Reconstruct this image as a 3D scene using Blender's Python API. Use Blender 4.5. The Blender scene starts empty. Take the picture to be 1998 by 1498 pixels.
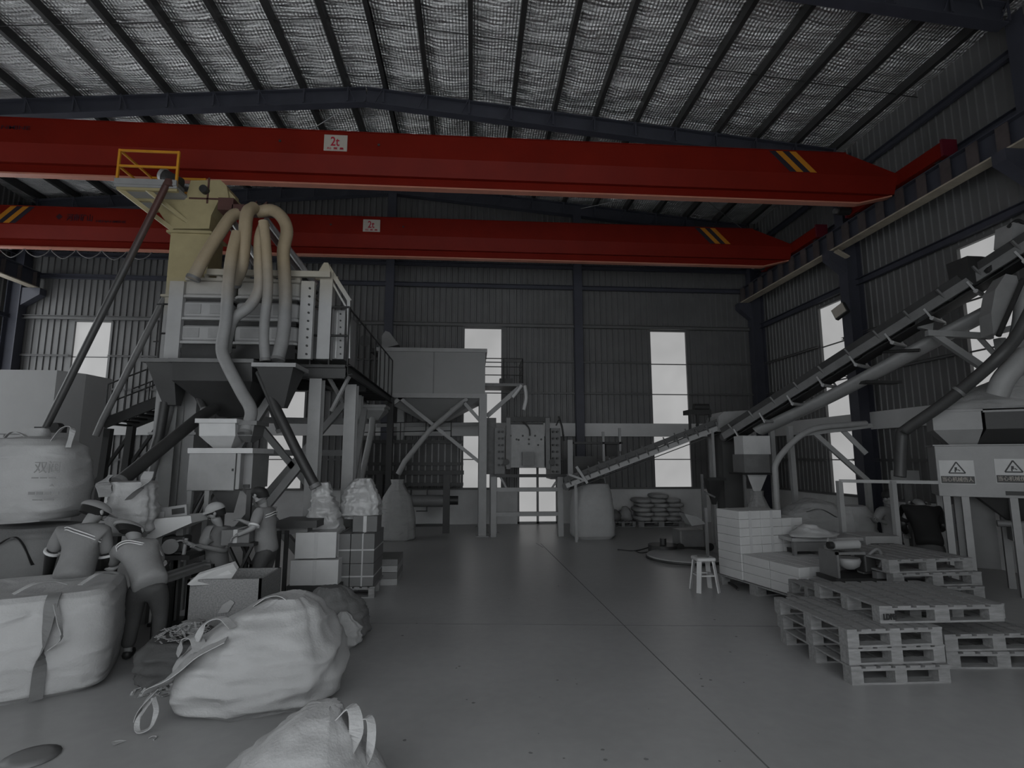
import bpy, bmesh, math, random
from mathutils import Vector, Matrix, noise
R = math.radians
C = bpy.context.scene.collection
S = bpy.context.scene
random.seed(7)

# ---------------------------------------------------------------- camera, sky, exposure
FPX, HC, CX, CY = 1050.0, 2.0, 999.0, 749.0        # focal length in pixels of the 1998x1498 frame, eye height
PIT = math.atan(144 / FPX)
YAW = math.atan(77 * math.cos(PIT) / FPX)
cd = bpy.data.cameras.new('camera'); cam = bpy.data.objects.new('camera', cd); C.objects.link(cam)
cd.sensor_fit = 'HORIZONTAL'; cd.sensor_width = 36; cd.lens = 36 * FPX / 1998
cd.clip_start = .05; cd.clip_end = 200
cam.location = (0, 0, HC); cam.rotation_euler = (R(90) + PIT, 0, -YAW)
S.camera = cam
S.view_settings.view_transform = 'Standard'; S.view_settings.look = 'None'
S.view_settings.exposure = 0.0; S.view_settings.gamma = 1.0; S.view_settings.use_curve_mapping = False
world = bpy.data.worlds.new('sky'); S.world = world; world.use_nodes = True
bg = world.node_tree.nodes['Background']; bg.inputs[0].default_value = (.93, .97, 1, 1); bg.inputs[1].default_value = 2.4
PANE = .38                                         # brightness of the daylight panes



# ---------------------------------------------------------------- pixel helpers (a pixel of the photo turned into a point at a known distance)
def ray(px, py):
    x = (px - CX) / FPX; y = (CY - py) / FPX
    cp, sp = math.cos(PIT), math.sin(PIT)
    a, b, c = x, cp - sp * y, sp + cp * y
    cc, ss = math.cos(YAW), math.sin(YAW)
    return Vector((a * cc + b * ss, -a * ss + b * cc, c))


def aY(px, py, Y):
    d = ray(px, py); t = Y / d.y; return Vector((d.x * t, Y, HC + d.z * t))


def aX(px, py, X):
    d = ray(px, py); t = X / d.x; return Vector((X, d.y * t, HC + d.z * t))


def aZ(px, py, Z=0):
    d = ray(px, py); t = (Z - HC) / d.z; return Vector((d.x * t, d.y * t, Z))


# ---------------------------------------------------------------- materials
MT = {}


def crease(m, sc=3.0, dist=.05, strength=.6, stretch=(1, 1, 2.6)):
    nt = m.node_tree; N = nt.nodes; L = nt.links; b = N['Principled BSDF']
    g = N.new('ShaderNodeNewGeometry'); mp = N.new('ShaderNodeMapping'); mp.inputs['Scale'].default_value = stretch; mp.inputs['Rotation'].default_value = (.2, .25, 0)
    L.new(g.outputs['Position'], mp.inputs[0])
    n = N.new('ShaderNodeTexNoise'); n.noise_type = 'RIDGED_MULTIFRACTAL'; n.inputs['Scale'].default_value = sc; n.inputs['Detail'].default_value = 3; n.inputs['Distortion'].default_value = .6
    L.new(mp.outputs[0], n.inputs['Vector'])
    bp = N.new('ShaderNodeBump'); bp.inputs['Strength'].default_value = strength; bp.inputs['Distance'].default_value = dist; L.new(n.outputs['Fac'], bp.inputs['Height'])
    old = b.inputs['Normal'].links
    if old: L.new(old[0].from_socket, bp.inputs['Normal'])
    L.new(bp.outputs[0], b.inputs['Normal']); return m


def mat(name, col, rough=.6, metal=0., var=.12, vs=3., bump=0., bs=40., emit=0., col2=None, zlev=None, zw=.3, spec=.4, stretch=None):
    if name in MT: return MT[name]
    if not isinstance(col, tuple): col = (col, col, col)
    m = bpy.data.materials.new(name); m.use_nodes = True; nt = m.node_tree; N = nt.nodes; L = nt.links
    b = N['Principled BSDF']; b.inputs['Roughness'].default_value = rough; b.inputs['Metallic'].default_value = metal
    b.inputs['Specular IOR Level'].default_value = spec
    tc = N.new('ShaderNodeTexCoord'); src = tc.outputs['Object']
    geo = N.new('ShaderNodeNewGeometry')
    mp = N.new('ShaderNodeMapping'); L.new(geo.outputs['Position'], mp.inputs[0])
    if stretch: mp.inputs['Scale'].default_value = stretch
    base = None
    if zlev is not None:
        sx = N.new('ShaderNodeSeparateXYZ'); L.new(geo.outputs['Position'], sx.inputs[0])
        mr = N.new('ShaderNodeMapRange'); L.new(sx.outputs[2], mr.inputs[0])
        mr.inputs[1].default_value = zlev - zw; mr.inputs[2].default_value = zlev + zw
        mx = N.new('ShaderNodeMix'); mx.data_type = 'RGBA'; L.new(mr.outputs[0], mx.inputs[0])
        mx.inputs[6].default_value = (*col, 1); mx.inputs[7].default_value = (*col2, 1); base = mx.outputs[2]
    if var > 0:
        nz = N.new('ShaderNodeTexNoise'); nz.inputs['Scale'].default_value = vs; nz.inputs['Detail'].default_value = 6
        nz.inputs['Roughness'].default_value = .65
        L.new(mp.outputs[0], nz.inputs['Vector'])
        mr2 = N.new('ShaderNodeMapRange'); L.new(nz.outputs['Fac'], mr2.inputs[0])
        mr2.inputs[1].default_value = .3; mr2.inputs[2].default_value = .7
        mr2.inputs[3].default_value = 1 - var; mr2.inputs[4].default_value = 1 + var
        mu = N.new('ShaderNodeMix'); mu.data_type = 'RGBA'; mu.blend_type = 'MULTIPLY'; mu.inputs[0].default_value = 1
        if base is None: mu.inputs[6].default_value = (*col, 1)
        else: L.new(base, mu.inputs[6])
        L.new(mr2.outputs[0], mu.inputs[7]); base = mu.outputs[2]
    if base is None: b.inputs['Base Color'].default_value = (*col, 1)
    else: L.new(base, b.inputs['Base Color'])
    if bump > 0:
        nb = N.new('ShaderNodeTexNoise'); nb.inputs['Scale'].default_value = bs; nb.inputs['Detail'].default_value = 4
        L.new(mp.outputs[0], nb.inputs['Vector'])
        bp = N.new('ShaderNodeBump'); bp.inputs['Strength'].default_value = bump; bp.inputs['Distance'].default_value = .02
        L.new(nb.outputs['Fac'], bp.inputs['Height']); L.new(bp.outputs[0], b.inputs['Normal'])
    if emit > 0:
        b.inputs['Emission Color'].default_value = (*col, 1); b.inputs['Emission Strength'].default_value = emit
    MT[name] = m
    return m


G = lambda v: (v, v, v)
m_wall = mat('corrugated_sheet_grey', G(.13), .5, .2, .1, 1.5)
m_plinth = mat('plaster_white', G(.55), .8, 0, .12, 1.2, .15, 20)
m_band = mat('painted_ring_beam', G(.50), .7, 0, .08, 1)
m_navy = mat('steel_paint_navy', (.045, .047, .062), .5, 0, .15, 2)
m_dsteel = mat('steel_paint_dark', G(.028), .5, 0, .15, 3)
m_girt = mat('girt_steel', G(.13), .5, .3, .1, 3)
m_black = mat('black_paint', G(.014), .5, 0, .2, 4)
m_dark = mat('dark_iron', G(.03), .5, .2, .2, 4)
m_mid = mat('grey_paint', G(.12), .5, 0, .15, 4)
m_lgrey = mat('light_grey_paint', G(.24), .5, 0, .1, 3)
m_white = mat('white_paint', G(.42), .5, 0, .1, 3)
m_steel = mat('bare_steel', G(.4), .35, .8, .15, 5)
m_galv = mat('galvanised', G(.35), .45, .5, .2, 6)
m_redc = mat('crane_red', (.135, .008, .0035), .55, 0, .12, 1.2, spec=.12)
m_redd = mat('crane_crimson', (.09, .006, .014), .5, 0, .1, 3)
m_pink = mat('flange_highlight', (.40, .16, .11), .5, 0, .1, 3)
m_yel = mat('hazard_yellow', (.40, .16, .012), .5, 0, .08, 4)
m_blk2 = mat('hazard_black', (.018, .014, .022), .5, 0, .1, 4)
m_rail = mat('rail_flange_beige', (.34, .30, .24), .55, 0, .2, 3)
m_stiff = mat('stiffener_brown', (.06, .05, .05), .6, 0, .3, 3)
m_sign = mat('sign_white', (.36, .33, .29), .5, 0, .05, 4)
m_signred = mat('sign_red', (.30, .01, .03), .5, 0, 0)
m_letter = mat('lettering_dark', (.025, .004, .01), .5, 0, 0)
m_cream = mat('elevator_paint', G(.30), .5, 0, .1, 3, col2=(.30, .255, .14), zlev=4.75, zw=.35)
m_hose = mat('hose_fabric', G(.20), .6, 0, .1, 4, col2=(.27, .215, .14), zlev=4.75, zw=.45, bump=.2, bs=30)
m_screen = mat('screener_shell', G(.30), .5, 0, .08, 3, col2=(.29, .26, .20), zlev=4.9, zw=.35)
m_brown = mat('down_pipe', G(.05), .45, .1, .15, 4, col2=(.075, .035, .03), zlev=5.6, zw=.5)
m_bag = mat('woven_bag', G(.295), .75, 0, .08, 2.5, .25, 55)
m_bag2 = mat('woven_bag_dull', G(.26), .75, 0, .12, 2.5, .25, 55)
crease(m_bag); crease(m_bag2, 4, .05)
m_strap = mat('bag_strap_grey', G(.12), .8, 0, .1, 8)
m_plas = mat('plastic_film', G(.30), .3, 0, .25, 3, .35, 12)
crease(m_plas, 7, .04, .9, (1, 1, 1))
m_card = mat('cardboard_grey', G(.115), .8, 0, .1, 3)
m_cardw = mat('carton_white', G(.40), .7, 0, .07, 3)
m_wood = mat('pallet_wood', G(.19), .8, 0, .28, 5, .3, 60, stretch=(1, 6, 6))
m_tape = mat('packing_tape', G(.3), .4, 0, .1, 5)
m_skin = mat('skin', G(.22), .6, 0, .05, 5)
m_shirt = mat('shirt_grey', G(.16), .85, 0, .08, 6, .2, 40)
m_shirtb = mat('shirt_black', G(.007), .9, 0, 0)
m_trous = mat('trousers_dark', G(.05), .85, 0, .12, 6, .2, 40)
m_cap = mat('cap_pale', G(.28), .8, 0, .05, 6)
m_hair = mat('hair', G(.012), .7, 0, 0)
m_stripe = mat('stripe_white', G(.5), .7, 0, 0)
m_ink = mat('ink_dark', G(.05), .7, 0, 0)
m_inkbag = mat('ink_faded', G(.17), .7, 0, 0)


def pane_mat():
    m = bpy.data.materials.new('daylight_pane'); m.use_nodes = True; nt = m.node_tree; N = nt.nodes
    b = N['Principled BSDF']; b.inputs['Base Color'].default_value = (.06, .06, .06, 1); b.inputs['Roughness'].default_value = .5
    geo = N.new('ShaderNodeNewGeometry'); nz = N.new('ShaderNodeTexNoise'); nz.inputs['Scale'].default_value = .8
    nt.links.new(geo.outputs['Position'], nz.inputs['Vector'])
    mr = N.new('ShaderNodeMapRange'); nt.links.new(nz.outputs['Fac'], mr.inputs[0])
    mr.inputs[3].default_value = PANE * .75; mr.inputs[4].default_value = PANE * 1.2
    nt.links.new(mr.outputs[0], b.inputs['Emission Strength']); b.inputs['Emission Color'].default_value = (1, 1, 1, 1)
    return m


m_pane = pane_mat()


# ---------------------------------------------------------------- mesh builder
def wloc(o):
    v = Vector((0, 0, 0))
    while o is not None: v += o.location; o = o.parent
    return v


def frame(d, up=Vector((0, 0, 1))):
    d = d.normalized()
    if abs(d.dot(up)) > .999: up = Vector((0, 1, 0)) if abs(d.y) < .9 else Vector((1, 0, 0))
    s = d.cross(up).normalized(); u = s.cross(d).normalized()
    return d, s, u


def crom(P, k=6):
    P = [Vector(p) for p in P]
    if len(P) < 3: return P
    out = []
    Q = [P[0] * 2 - P[1]] + P + [P[-1] * 2 - P[-2]]
    for i in range(1, len(Q) - 2):
        a, b, c, d = Q[i - 1:i + 3]
        for j in range(k):
            t = j / k
            out.append(.5 * ((2 * b) + (c - a) * t + (2 * a - 5 * b + 4 * c - d) * t * t + (3 * b - a - 3 * c + d) * t ** 3))
    out.append(P[-1]); return out


class M:
    def __init__(s): s.v = []; s.f = []; s.sm = []

    def add(s, vs, fs, smooth=False):
        n = len(s.v); s.v += [Vector(v) for v in vs]
        for f in fs: s.f.append([i + n for i in f]); s.sm.append(smooth)
        return s

    def box(s, c, d, rz=0, mx=None):
        c = Vector(c); h = Vector(d) / 2
        m = mx or Matrix.Rotation(rz, 3, 'Z')
        vs = [c + m @ Vector((x * h.x, y * h.y, z * h.z)) for x in (-1, 1) for y in (-1, 1) for z in (-1, 1)]
        return s.add(vs, [(0, 1, 3, 2), (4, 6, 7, 5), (0, 4, 5, 1), (2, 3, 7, 6), (0, 2, 6, 4), (1, 5, 7, 3)])

    def bb(s, a, b):
        a = Vector(a); b = Vector(b); return s.box((a + b) / 2, [abs(b[i] - a[i]) for i in range(3)])

    def beam(s, p, q, w, h=None, up=Vector((0, 0, 1))):
        p = Vector(p); q = Vector(q); h = h or w
        d, sd, u = frame(q - p, up)
        vs = [e + sd * x * w / 2 + u * z * h / 2 for e in (p, q) for x in (-1, 1) for z in (-1, 1)]
        return s.add(vs, [(0, 1, 3, 2), (4, 6, 7, 5), (0, 4, 5, 1), (2, 3, 7, 6), (0, 2, 6, 4), (1, 5, 7, 3)])

    def ibeam(s, p, q, h, w, tf=.02, tw=.015, up=Vector((0, 0, 1))):
        p = Vector(p); q = Vector(q); d, sd, u = frame(q - p, up)
        s.beam(p, q, tw, h - 2 * tf + .002, up)
        for z in (-1, 1): s.beam(p + u * z * (h - tf) / 2, q + u * z * (h - tf) / 2, w, tf, up)
        return s

    def channel(s, p, q, h, w, t=.008, up=Vector((0, 0, 1)), side=1):
        p = Vector(p); q = Vector(q); d, sd, u = frame(q - p, up)
        s.beam(p, q, t, h, up)
        for z in (-1, 1):
            o = u * z * (h - t) / 2 + sd * side * w / 2
            s.beam(p + o, q + o, w, t, up)
        return s

    def tube(s, P, r, n=12, k=6, cap=True, smooth=True):
        rs = r if isinstance(r, (list, tuple)) else None
        pts = crom(P, k) if k > 1 and len(P) > 2 else [Vector(p) for p in P]
        N = len(pts); rings = []
        d, sd, u = frame(pts[1] - pts[0])
        for i, p in enumerate(pts):
            t = (pts[min(i + 1, N - 1)] - pts[max(i - 1, 0)])
            if t.length > 1e-9: t.normalize()
            u = (u - t * u.dot(t)); u = u.normalized() if u.length > 1e-6 else frame(t)[2]
            sd = t.cross(u)
            if rs:
                x = i / (N - 1) * (len(rs) - 1); a = int(min(x, len(rs) - 2)); rr = rs[a] + (rs[a + 1] - rs[a]) * (x - a)
            else: rr = r
            rings.append([p + (sd * math.cos(2 * math.pi * j / n) + u * math.sin(2 * math.pi * j / n)) * rr for j in range(n)])
        return s.loft(rings, cap, smooth)

    def loft(s, rings, cap=True, smooth=False):
        n = len(rings[0]); vs = [v for r in rings for v in r]; fs = []
        for i in range(len(rings) - 1):
            for j in range(n):
                a = i * n + j; b = i * n + (j + 1) % n; fs.append((a, b, b + n, a + n))
        s.add(vs, fs, smooth)
        if cap:
            s.add(rings[0], [tuple(range(n))[::-1]]); s.add(rings[-1], [tuple(range(n))])
        return s

    def cyl(s, p, q, r, n=20, r2=None):
        return s.tube([p, q], [r, r2 if r2 is not None else r], n, 1)

    def prism(s, poly, off):
        off = Vector(off); poly = [Vector(p) for p in poly]; return s.loft([poly, [p + off for p in poly]])

    def lathe(s, c, prof, n=24, axis=2):
        c = Vector(c); rings = []
        for r, z in prof:
            ring = []
            for j in range(n):
                a = 2 * math.pi * j / n; x, y = r * math.cos(a), r * math.sin(a)
                ring.append(c + (Vector((x, y, z)) if axis == 2 else Vector((z, x, y)) if axis == 0 else Vector((x, z, y))))
            rings.append(ring)
        return s.loft(rings, True, True)

    def frustum(s, a, b, z0, z1, t=None):
        # a, b = (x0, x1, y0, y1) rectangles at the heights z0 and z1
        R0 = [Vector((a[0], a[2], z0)), Vector((a[1], a[2], z0)), Vector((a[1], a[3], z0)), Vector((a[0], a[3], z0))]
        R1 = [Vector((b[0], b[2], z1)), Vector((b[1], b[2], z1)), Vector((b[1], b[3], z1)), Vector((b[0], b[3], z1))]
        return s.loft([R0, R1])

    def build(s, name, material, parent=None, loc=None, bevel=0, smooth=None, label=None, cat=None, group=None, kind=None):
        me = bpy.data.meshes.new(name)
        base = wloc(parent) if parent else Vector((0, 0, 0))
        o = bpy.data.objects.new(name, me); C.objects.link(o)
        if loc is not None: o.location = Vector(loc) - base; base = Vector(loc)
        me.from_pydata([v - base for v in s.v], [], s.f); me.materials.append(material)
        me.polygons.foreach_set('use_smooth', s.sm if smooth is None else [smooth] * len(s.f))
        bm = bmesh.new(); bm.from_mesh(me); bmesh.ops.recalc_face_normals(bm, faces=bm.faces); bm.to_mesh(me); bm.free()
        if parent: o.parent = parent
        if bevel:
            b = o.modifiers.new('bevel', 'BEVEL'); b.width = bevel; b.segments = 2; b.limit_method = 'ANGLE'
        return tag(o, label, cat, group, kind)


def tag(o, label=None, cat=None, group=None, kind=None):
    if label: o['label'] = label
    if cat: o['category'] = cat
    if group: o['group'] = group
    if kind: o['kind'] = kind
    return o


def thing(name, label, cat, loc=(0, 0, 0), group=None):
    o = bpy.data.objects.new(name, None); C.objects.link(o); o.location = loc; o.empty_display_size = .1
    return tag(o, label, cat, group)


KIDS = {}


def copy_tree(o, parent=None):
    c = o.copy(); C.objects.link(c); c.parent = parent
    for ch in [x for x in bpy.data.objects if x.parent == o]: copy_tree(ch, c)
    return c


def text_mesh(body, size, width=None, height=None, bold=.0):
    cu = bpy.data.curves.new('lettering', 'FONT'); cu.body = body; cu.size = size; cu.align_x = 'CENTER'; cu.align_y = 'CENTER'
    cu.offset = bold; cu.extrude = .002; cu.resolution_u = 3
    ob = bpy.data.objects.new('lettering', cu); C.objects.link(ob)
    dg = bpy.context.evaluated_depsgraph_get(); dg.update()
    me = bpy.data.meshes.new_from_object(ob.evaluated_get(dg))
    vs = [v.co.copy() for v in me.vertices]; fs = [tuple(p.vertices) for p in me.polygons]
    bpy.data.objects.remove(ob); bpy.data.curves.remove(cu); bpy.data.meshes.remove(me)
    if vs:
        x0 = min(v.x for v in vs); x1 = max(v.x for v in vs); y0 = min(v.y for v in vs); y1 = max(v.y for v in vs)
        for v in vs:
            v.x -= (x0 + x1) / 2; v.y -= (y0 + y1) / 2
            if width: v.x *= width / (x1 - x0)
            if height: v.y *= height / (y1 - y0)
    return vs, fs


def lettering(name, body, size, pos, material, parent, right=Vector((1, 0, 0)), up=Vector((0, 0, 1)), width=None, height=None, bold=0, label=None, warp=None):
    vs, fs = text_mesh(body, size, width, height, bold)
    nrm = right.cross(up); m = M()
    P = []
    for v in vs:
        p = Vector(pos) + right * v.x + up * v.y + nrm * v.z
        if warp: p = warp(v)
        P.append(p)
    m.add(P, fs)
    return m.build(name, material, parent, label=label)
# ================================================================ THE HALL
XL, XR, YB, YF = -14.0, 9.6, 16.9, -.9            # wall planes
XRIDGE, ZRIDGE, SL = -2.65, 10.86, .0925            # rafter top line
WZ0, WZ1 = 1.03, 6.13


def rz(x, off=0.): return ZRIDGE - SL * abs(x - XRIDGE) + off


def struct(m, name, material, parent=None, **k): return m.build(name, material, parent, kind=None if parent else 'structure', **k)


# floor: concrete slab with sawn joints
def floor_mat():
    m = bpy.data.materials.new('concrete_floor'); m.use_nodes = True; nt = m.node_tree; N = nt.nodes; L = nt.links
    b = N['Principled BSDF']; b.inputs['Roughness'].default_value = .42; b.inputs['Specular IOR Level'].default_value = .35
    g = N.new('ShaderNodeNewGeometry')
    n1 = N.new('ShaderNodeTexNoise'); n1.inputs['Scale'].default_value = .45; n1.inputs['Detail'].default_value = 8; n1.inputs['Roughness'].default_value = .6
    n2 = N.new('ShaderNodeTexNoise'); n2.inputs['Scale'].default_value = 9; n2.inputs['Detail'].default_value = 6
    for n in (n1, n2): L.new(g.outputs['Position'], n.inputs['Vector'])
    mx = N.new('ShaderNodeMath'); mx.operation = 'MULTIPLY_ADD'; L.new(n2.outputs['Fac'], mx.inputs[0]); mx.inputs[1].default_value = .35; L.new(n1.outputs['Fac'], mx.inputs[2])
    cr = N.new('ShaderNodeValToRGB'); L.new(mx.outputs[0], cr.inputs[0])
    cr.color_ramp.elements[0].position = .35; cr.color_ramp.elements[0].color = (.20, .20, .20, 1)
    cr.color_ramp.elements[1].position = .95; cr.color_ramp.elements[1].color = (.30, .30, .30, 1)
    L.new(cr.outputs[0], b.inputs['Base Color'])
    mr = N.new('ShaderNodeMapRange'); L.new(n1.outputs['Fac'], mr.inputs[0]); mr.inputs[3].default_value = .24; mr.inputs[4].default_value = .42
    L.new(mr.outputs[0], b.inputs['Roughness'])
    return m


m_floor = floor_mat()
fm = M(); fm.bb((XL - .3, YF, -.2), (XR + .3, YB + .3, 0)); floor = struct(fm, 'floor', m_floor)
j = M()
for a, b in (((1055, 1060), (1500, 1498)), ((1060, 1068), (1050, 1062))):
    p, q = aZ(*a, .0), aZ(*b, .0); j.beam(p + Vector((0, 0, .0005)), q + (q - p) * .4 + Vector((0, 0, .0005)), .012, .002)
p0 = aZ(700, 1216); p1 = aZ(1548, 1222); j.beam(p0 + Vector((0, 0, .0005)), p1 + (p1 - p0) * .5 + Vector((0, 0, .0005)), .008, .002)
j.build('floor_joint', mat('joint_dark', G(.10), .8, 0, .2, 8), floor)
sp = M(); rr_ = random.Random(3)
for k in range(40):
    px, py = rr_.uniform(700, 1500), rr_.uniform(1080, 1490); c = aZ(px, py); s_ = rr_.uniform(.004, .016)
    sp.loft([[c + Vector((math.cos(a) * s_ * rr_.uniform(.6, 1.3), math.sin(a) * s_ * rr_.uniform(.5, 1.2), z)) for a in [2 * math.pi * i / 7 for i in range(7)]] for z in (.0002, .0012)])
sp.build('floor_stain', mat('stain', G(.13), .8, 0, 0), floor)


# corrugated cladding
def sheet(m, a, b, z0, z1, nrm, pitch=.19, dep=.035):
    """ribbed sheet from plan point a to plan point b between heights z0 and z1 (ribs point along nrm)"""
    a = Vector((a[0], a[1], 0)); b = Vector((b[0], b[1], 0)); L_ = (b - a).length; d = (b - a) / L_; nrm = Vector(nrm)
    n = max(1, round(L_ / pitch)); w = L_ / n; pts = []
    for i in range(n):
        for t, o in ((0, 0), (.62, 0), (.70, 1), (.90, 1), (.98, 0)): pts.append(a + d * (i + t) * w + nrm * o * dep)
    pts.append(b)
    lo = [p + Vector((0, 0, z0)) for p in pts]; hi = [p + Vector((0, 0, z1 if not callable(z1) else z1(p.x))) for p in pts]
    N_ = len(pts); m.add(lo + hi, [(i, i + 1, N_ + i + 1, N_ + i) for i in range(N_ - 1)])


def clad(m, horiz, a, b, holes, ztop, nrm, lev, dep=.035):
    """horiz 'x' or 'y': the running axis; lev = the plane coordinate"""
    P = (lambda t: (t, lev)) if horiz == 'x' else (lambda t: (lev, t))
    cuts = sorted(holes); t = a
    for (h0, h1, z0, z1) in cuts:
        sheet(m, P(t), P(h0), WZ0, ztop, nrm, .19, dep)
        if z0 > WZ0 + .05: sheet(m, P(h0), P(h1), WZ0, z0, nrm)
        sheet(m, P(h0), P(h1), z1, ztop, nrm, .19, dep)
        t = h1
    sheet(m, P(t), P(b), WZ0, ztop, nrm, .19, dep)


bw = [(aY(a, 650, YB).x, aY(b, 650, YB).x, WZ0, WZ1) for a, b in ((144, 219), (533, 604), (905, 980), (1266, 1338))]
dx0, dx1 = aY(1009, 950, YB).x, aY(1088, 950, YB).x
bw_h = bw + [(dx0, dx1, WZ0, 1.75)]
wb = M(); clad(wb, 'x', XL, XR, bw_h, lambda x: rz(x, .25), (0, -1, 0), YB)
wall_back = struct(wb, 'wall_back', m_wall)
wr = M(); rwin = [(12.95, 13.95, WZ0, WZ1), (8.55, 9.6, WZ0, WZ1), (4.2, 5.25, WZ0, WZ1)]
clad(wr, 'y', YF, YB, rwin, rz(XR, .25), (-1, 0, 0), XR, .02)
wall_right = struct(wr, 'wall_right', m_wall)
wl = M(); lwin = [(4.2, 5.2, WZ0, WZ1)]
LD0, LD1, LDZ = 6.5, 16.2, 7.6                       # unseen opening added in the left wall to let in side daylight
clad(wl, 'y', YF, LD0, lwin, rz(XL, .25), (1, 0, 0), XL); clad(wl, 'y', LD1, YB, [], rz(XL, .25), (1, 0, 0), XL); sheet(wl, (XL, LD0), (XL, LD1), LDZ, rz(XL, .25), (1, 0, 0))
wall_left = struct(wl, 'wall_left', m_wall)

wf = M(); FD0, FD1, FDZ = -8.5, 5.5, 6.0               # unseen opening behind the camera, added and sized to balance the daylight
sheet(wf, (XL, YF), (FD0, YF), 0, lambda x: rz(x, .25), (0, 1, 0)); sheet(wf, (FD1, YF), (XR, YF), 0, lambda x: rz(x, .25), (0, 1, 0)); sheet(wf, (FD0, YF), (FD1, YF), FDZ, lambda x: rz(x, .25), (0, 1, 0))
struct(wf, 'wall_front', m_wall)
# plaster plinth and white ring beam round the walls
pb = M(); pb.bb((XL, YB - .06, 0), (dx0, YB + .2, WZ0)); pb.bb((dx1, YB - .06, 0), (XR, YB + .2, WZ0)); struct(pb, 'trim_1', m_plinth)
pr_ = M(); pr_.bb((XR - .06, YF, 0), (XR + .2, YB, WZ0)); struct(pr_, 'trim_2', m_plinth)
pl = M(); pl.bb((XL - .2, YF, 0), (XL + .06, LD0, WZ0)); pl.bb((XL - .2, LD1, 0), (XL + .06, YB, WZ0)); struct(pl, 'trim_3', m_plinth)
tb = M(); tb.bb((XL, YB - .14, 2.67), (XR, YB + .02, 3.08)); struct(tb, 'trim_4', m_band)
tr = M(); tr.bb((XR - .14, YF, 2.67), (XR + .02, YB - .14, 3.08)); struct(tr, 'trim_5', m_band)
cp_ = M(); cp_.bb((XL, YB - .1, WZ0), (dx0, YB - .0, WZ0 + .05)); cp_.bb((dx1, YB - .1, WZ0), (XR, YB, WZ0 + .05)); cp_.bb((XR - .1, YF, WZ0), (XR, YB, WZ0 + .05))
struct(cp_, 'trim_6', m_girt)

# windows: tall frosted daylight strips
k = 0
for (a, b, z0, z1) in bw:
    k += 1; w = M(); w.bb((a, YB + .03, z0), (b, YB + .05, z1)); wo = struct(w, 'window_%d' % k, m_pane)
    fr = M()
    for x in (a, b): fr.bb((x - .03, YB - .045, z0), (x + .03, YB + .03, z1))
    for z in (z0 + .03, z1): fr.bb((a, YB - .05, z - .03), (b, YB + .03, z + .03))
    for z in (5.02, 4.03, 1.95): fr.bb((a, YB - .0, z - .015), (b, YB + .03, z + .015))
    fr.build('window_frame', m_girt, wo)
for (a, b, z0, z1) in rwin:
    k += 1; w = M(); w.bb((XR + .03, a, z0), (XR + .05, b, z1)); wo = struct(w, 'window_%d' % k, m_pane)
    fr = M()
    for y in (a, b): fr.bb((XR - .045, y - .03, z0), (XR + .03, y + .03, z1))
    for z in (z0 + .03, z1): fr.bb((XR - .05, a, z - .03), (XR + .03, b, z + .03))
    for z in (5.02, 4.03, 1.95): fr.bb((XR, a, z - .015), (XR + .03, b, z + .015))
    fr.build('window_frame', m_girt, wo)
for (a, b, z0, z1) in lwin:
    k += 1; w = M(); w.bb((XL - .05, a, z0), (XL - .03, b, z1)); struct(w, 'window_%d' % k, m_pane)
# glazed gate low in the back wall
dr = M()
for x in (dx0 + .03, (dx0 + dx1) / 2, dx1 - .03): dr.bb((x - .035, YB - .05, 0), (x + .035, YB + .05, 1.75))
for z in (.03, .33, 1.72): dr.bb((dx0, YB - .05, z - .03), (dx1, YB + .05, z + .03))
door = struct(dr, 'door_1', m_lgrey)
for x in (dx0, (dx0 + dx1) / 2):
    g_ = M(); g_.bb((x + .03, YB, .05), (x + (dx1 - dx0) / 2 - .03, YB + .02, 1.7)); g_.build('door_pane', m_pane, door)

# girts and posts of the back wall
for z in (8.17, 7.48, 6.2, 5.04, 4.03, 1.95):
    g_ = M()
    if z > 6.1: g_.channel((XL, YB - .11, z), (XR, YB - .11, z), .14 if z > 7 else .11, .09, .01)
    else:
        t = XL
        for (a, b, _, _) in bw + [(XR, XR, 0, 0)]:
            g_.channel((t, YB - .09, z), (a, YB - .09, z), .05, .05, .01); t = b
    g_.build('girt', m_navy if z > 7 else m_girt, wall_back)
for px, wd in ((757, .26), (1129, .26), (400, .26)):
    x = aY(px, 700, YB - .2).x; p = M(); p.ibeam((x, YB - .24, 0), (x, YB - .24, rz(x, -.4)), .2, wd, .02, .015, Vector((0, 1, 0)))
    p.bb((x - .16, YB - .36, 0), (x + .16, YB - .12, .02)); p.build('post', m_navy, wall_back)
# right wall girts
for z in (9.1, 8.0, 6.3, 5.04, 4.03, 1.95):
    g_ = M(); t = YF
    for (a, b, _, _) in sorted(rwin) + [(YB, YB, 0, 0)]:
        if z > 6.2: continue
        g_.channel((XR - .09, t, z), (XR - .09, a, z), .06, .05, .01, side=-1); t = b
    if z > 6.2: g_.channel((XR - .11, YF, z), (XR - .11, YB, z), .16, .09, .012, side=-1)
    g_.build('girt', m_navy if z > 6.2 else m_girt, wall_right)
for z in (8.17, 6.2):
    g_ = M(); g_.channel((XL + .1, YF, z), (XL + .1, YB, z), .12, .08, .01); g_.build('girt', m_navy, wall_left)

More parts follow.
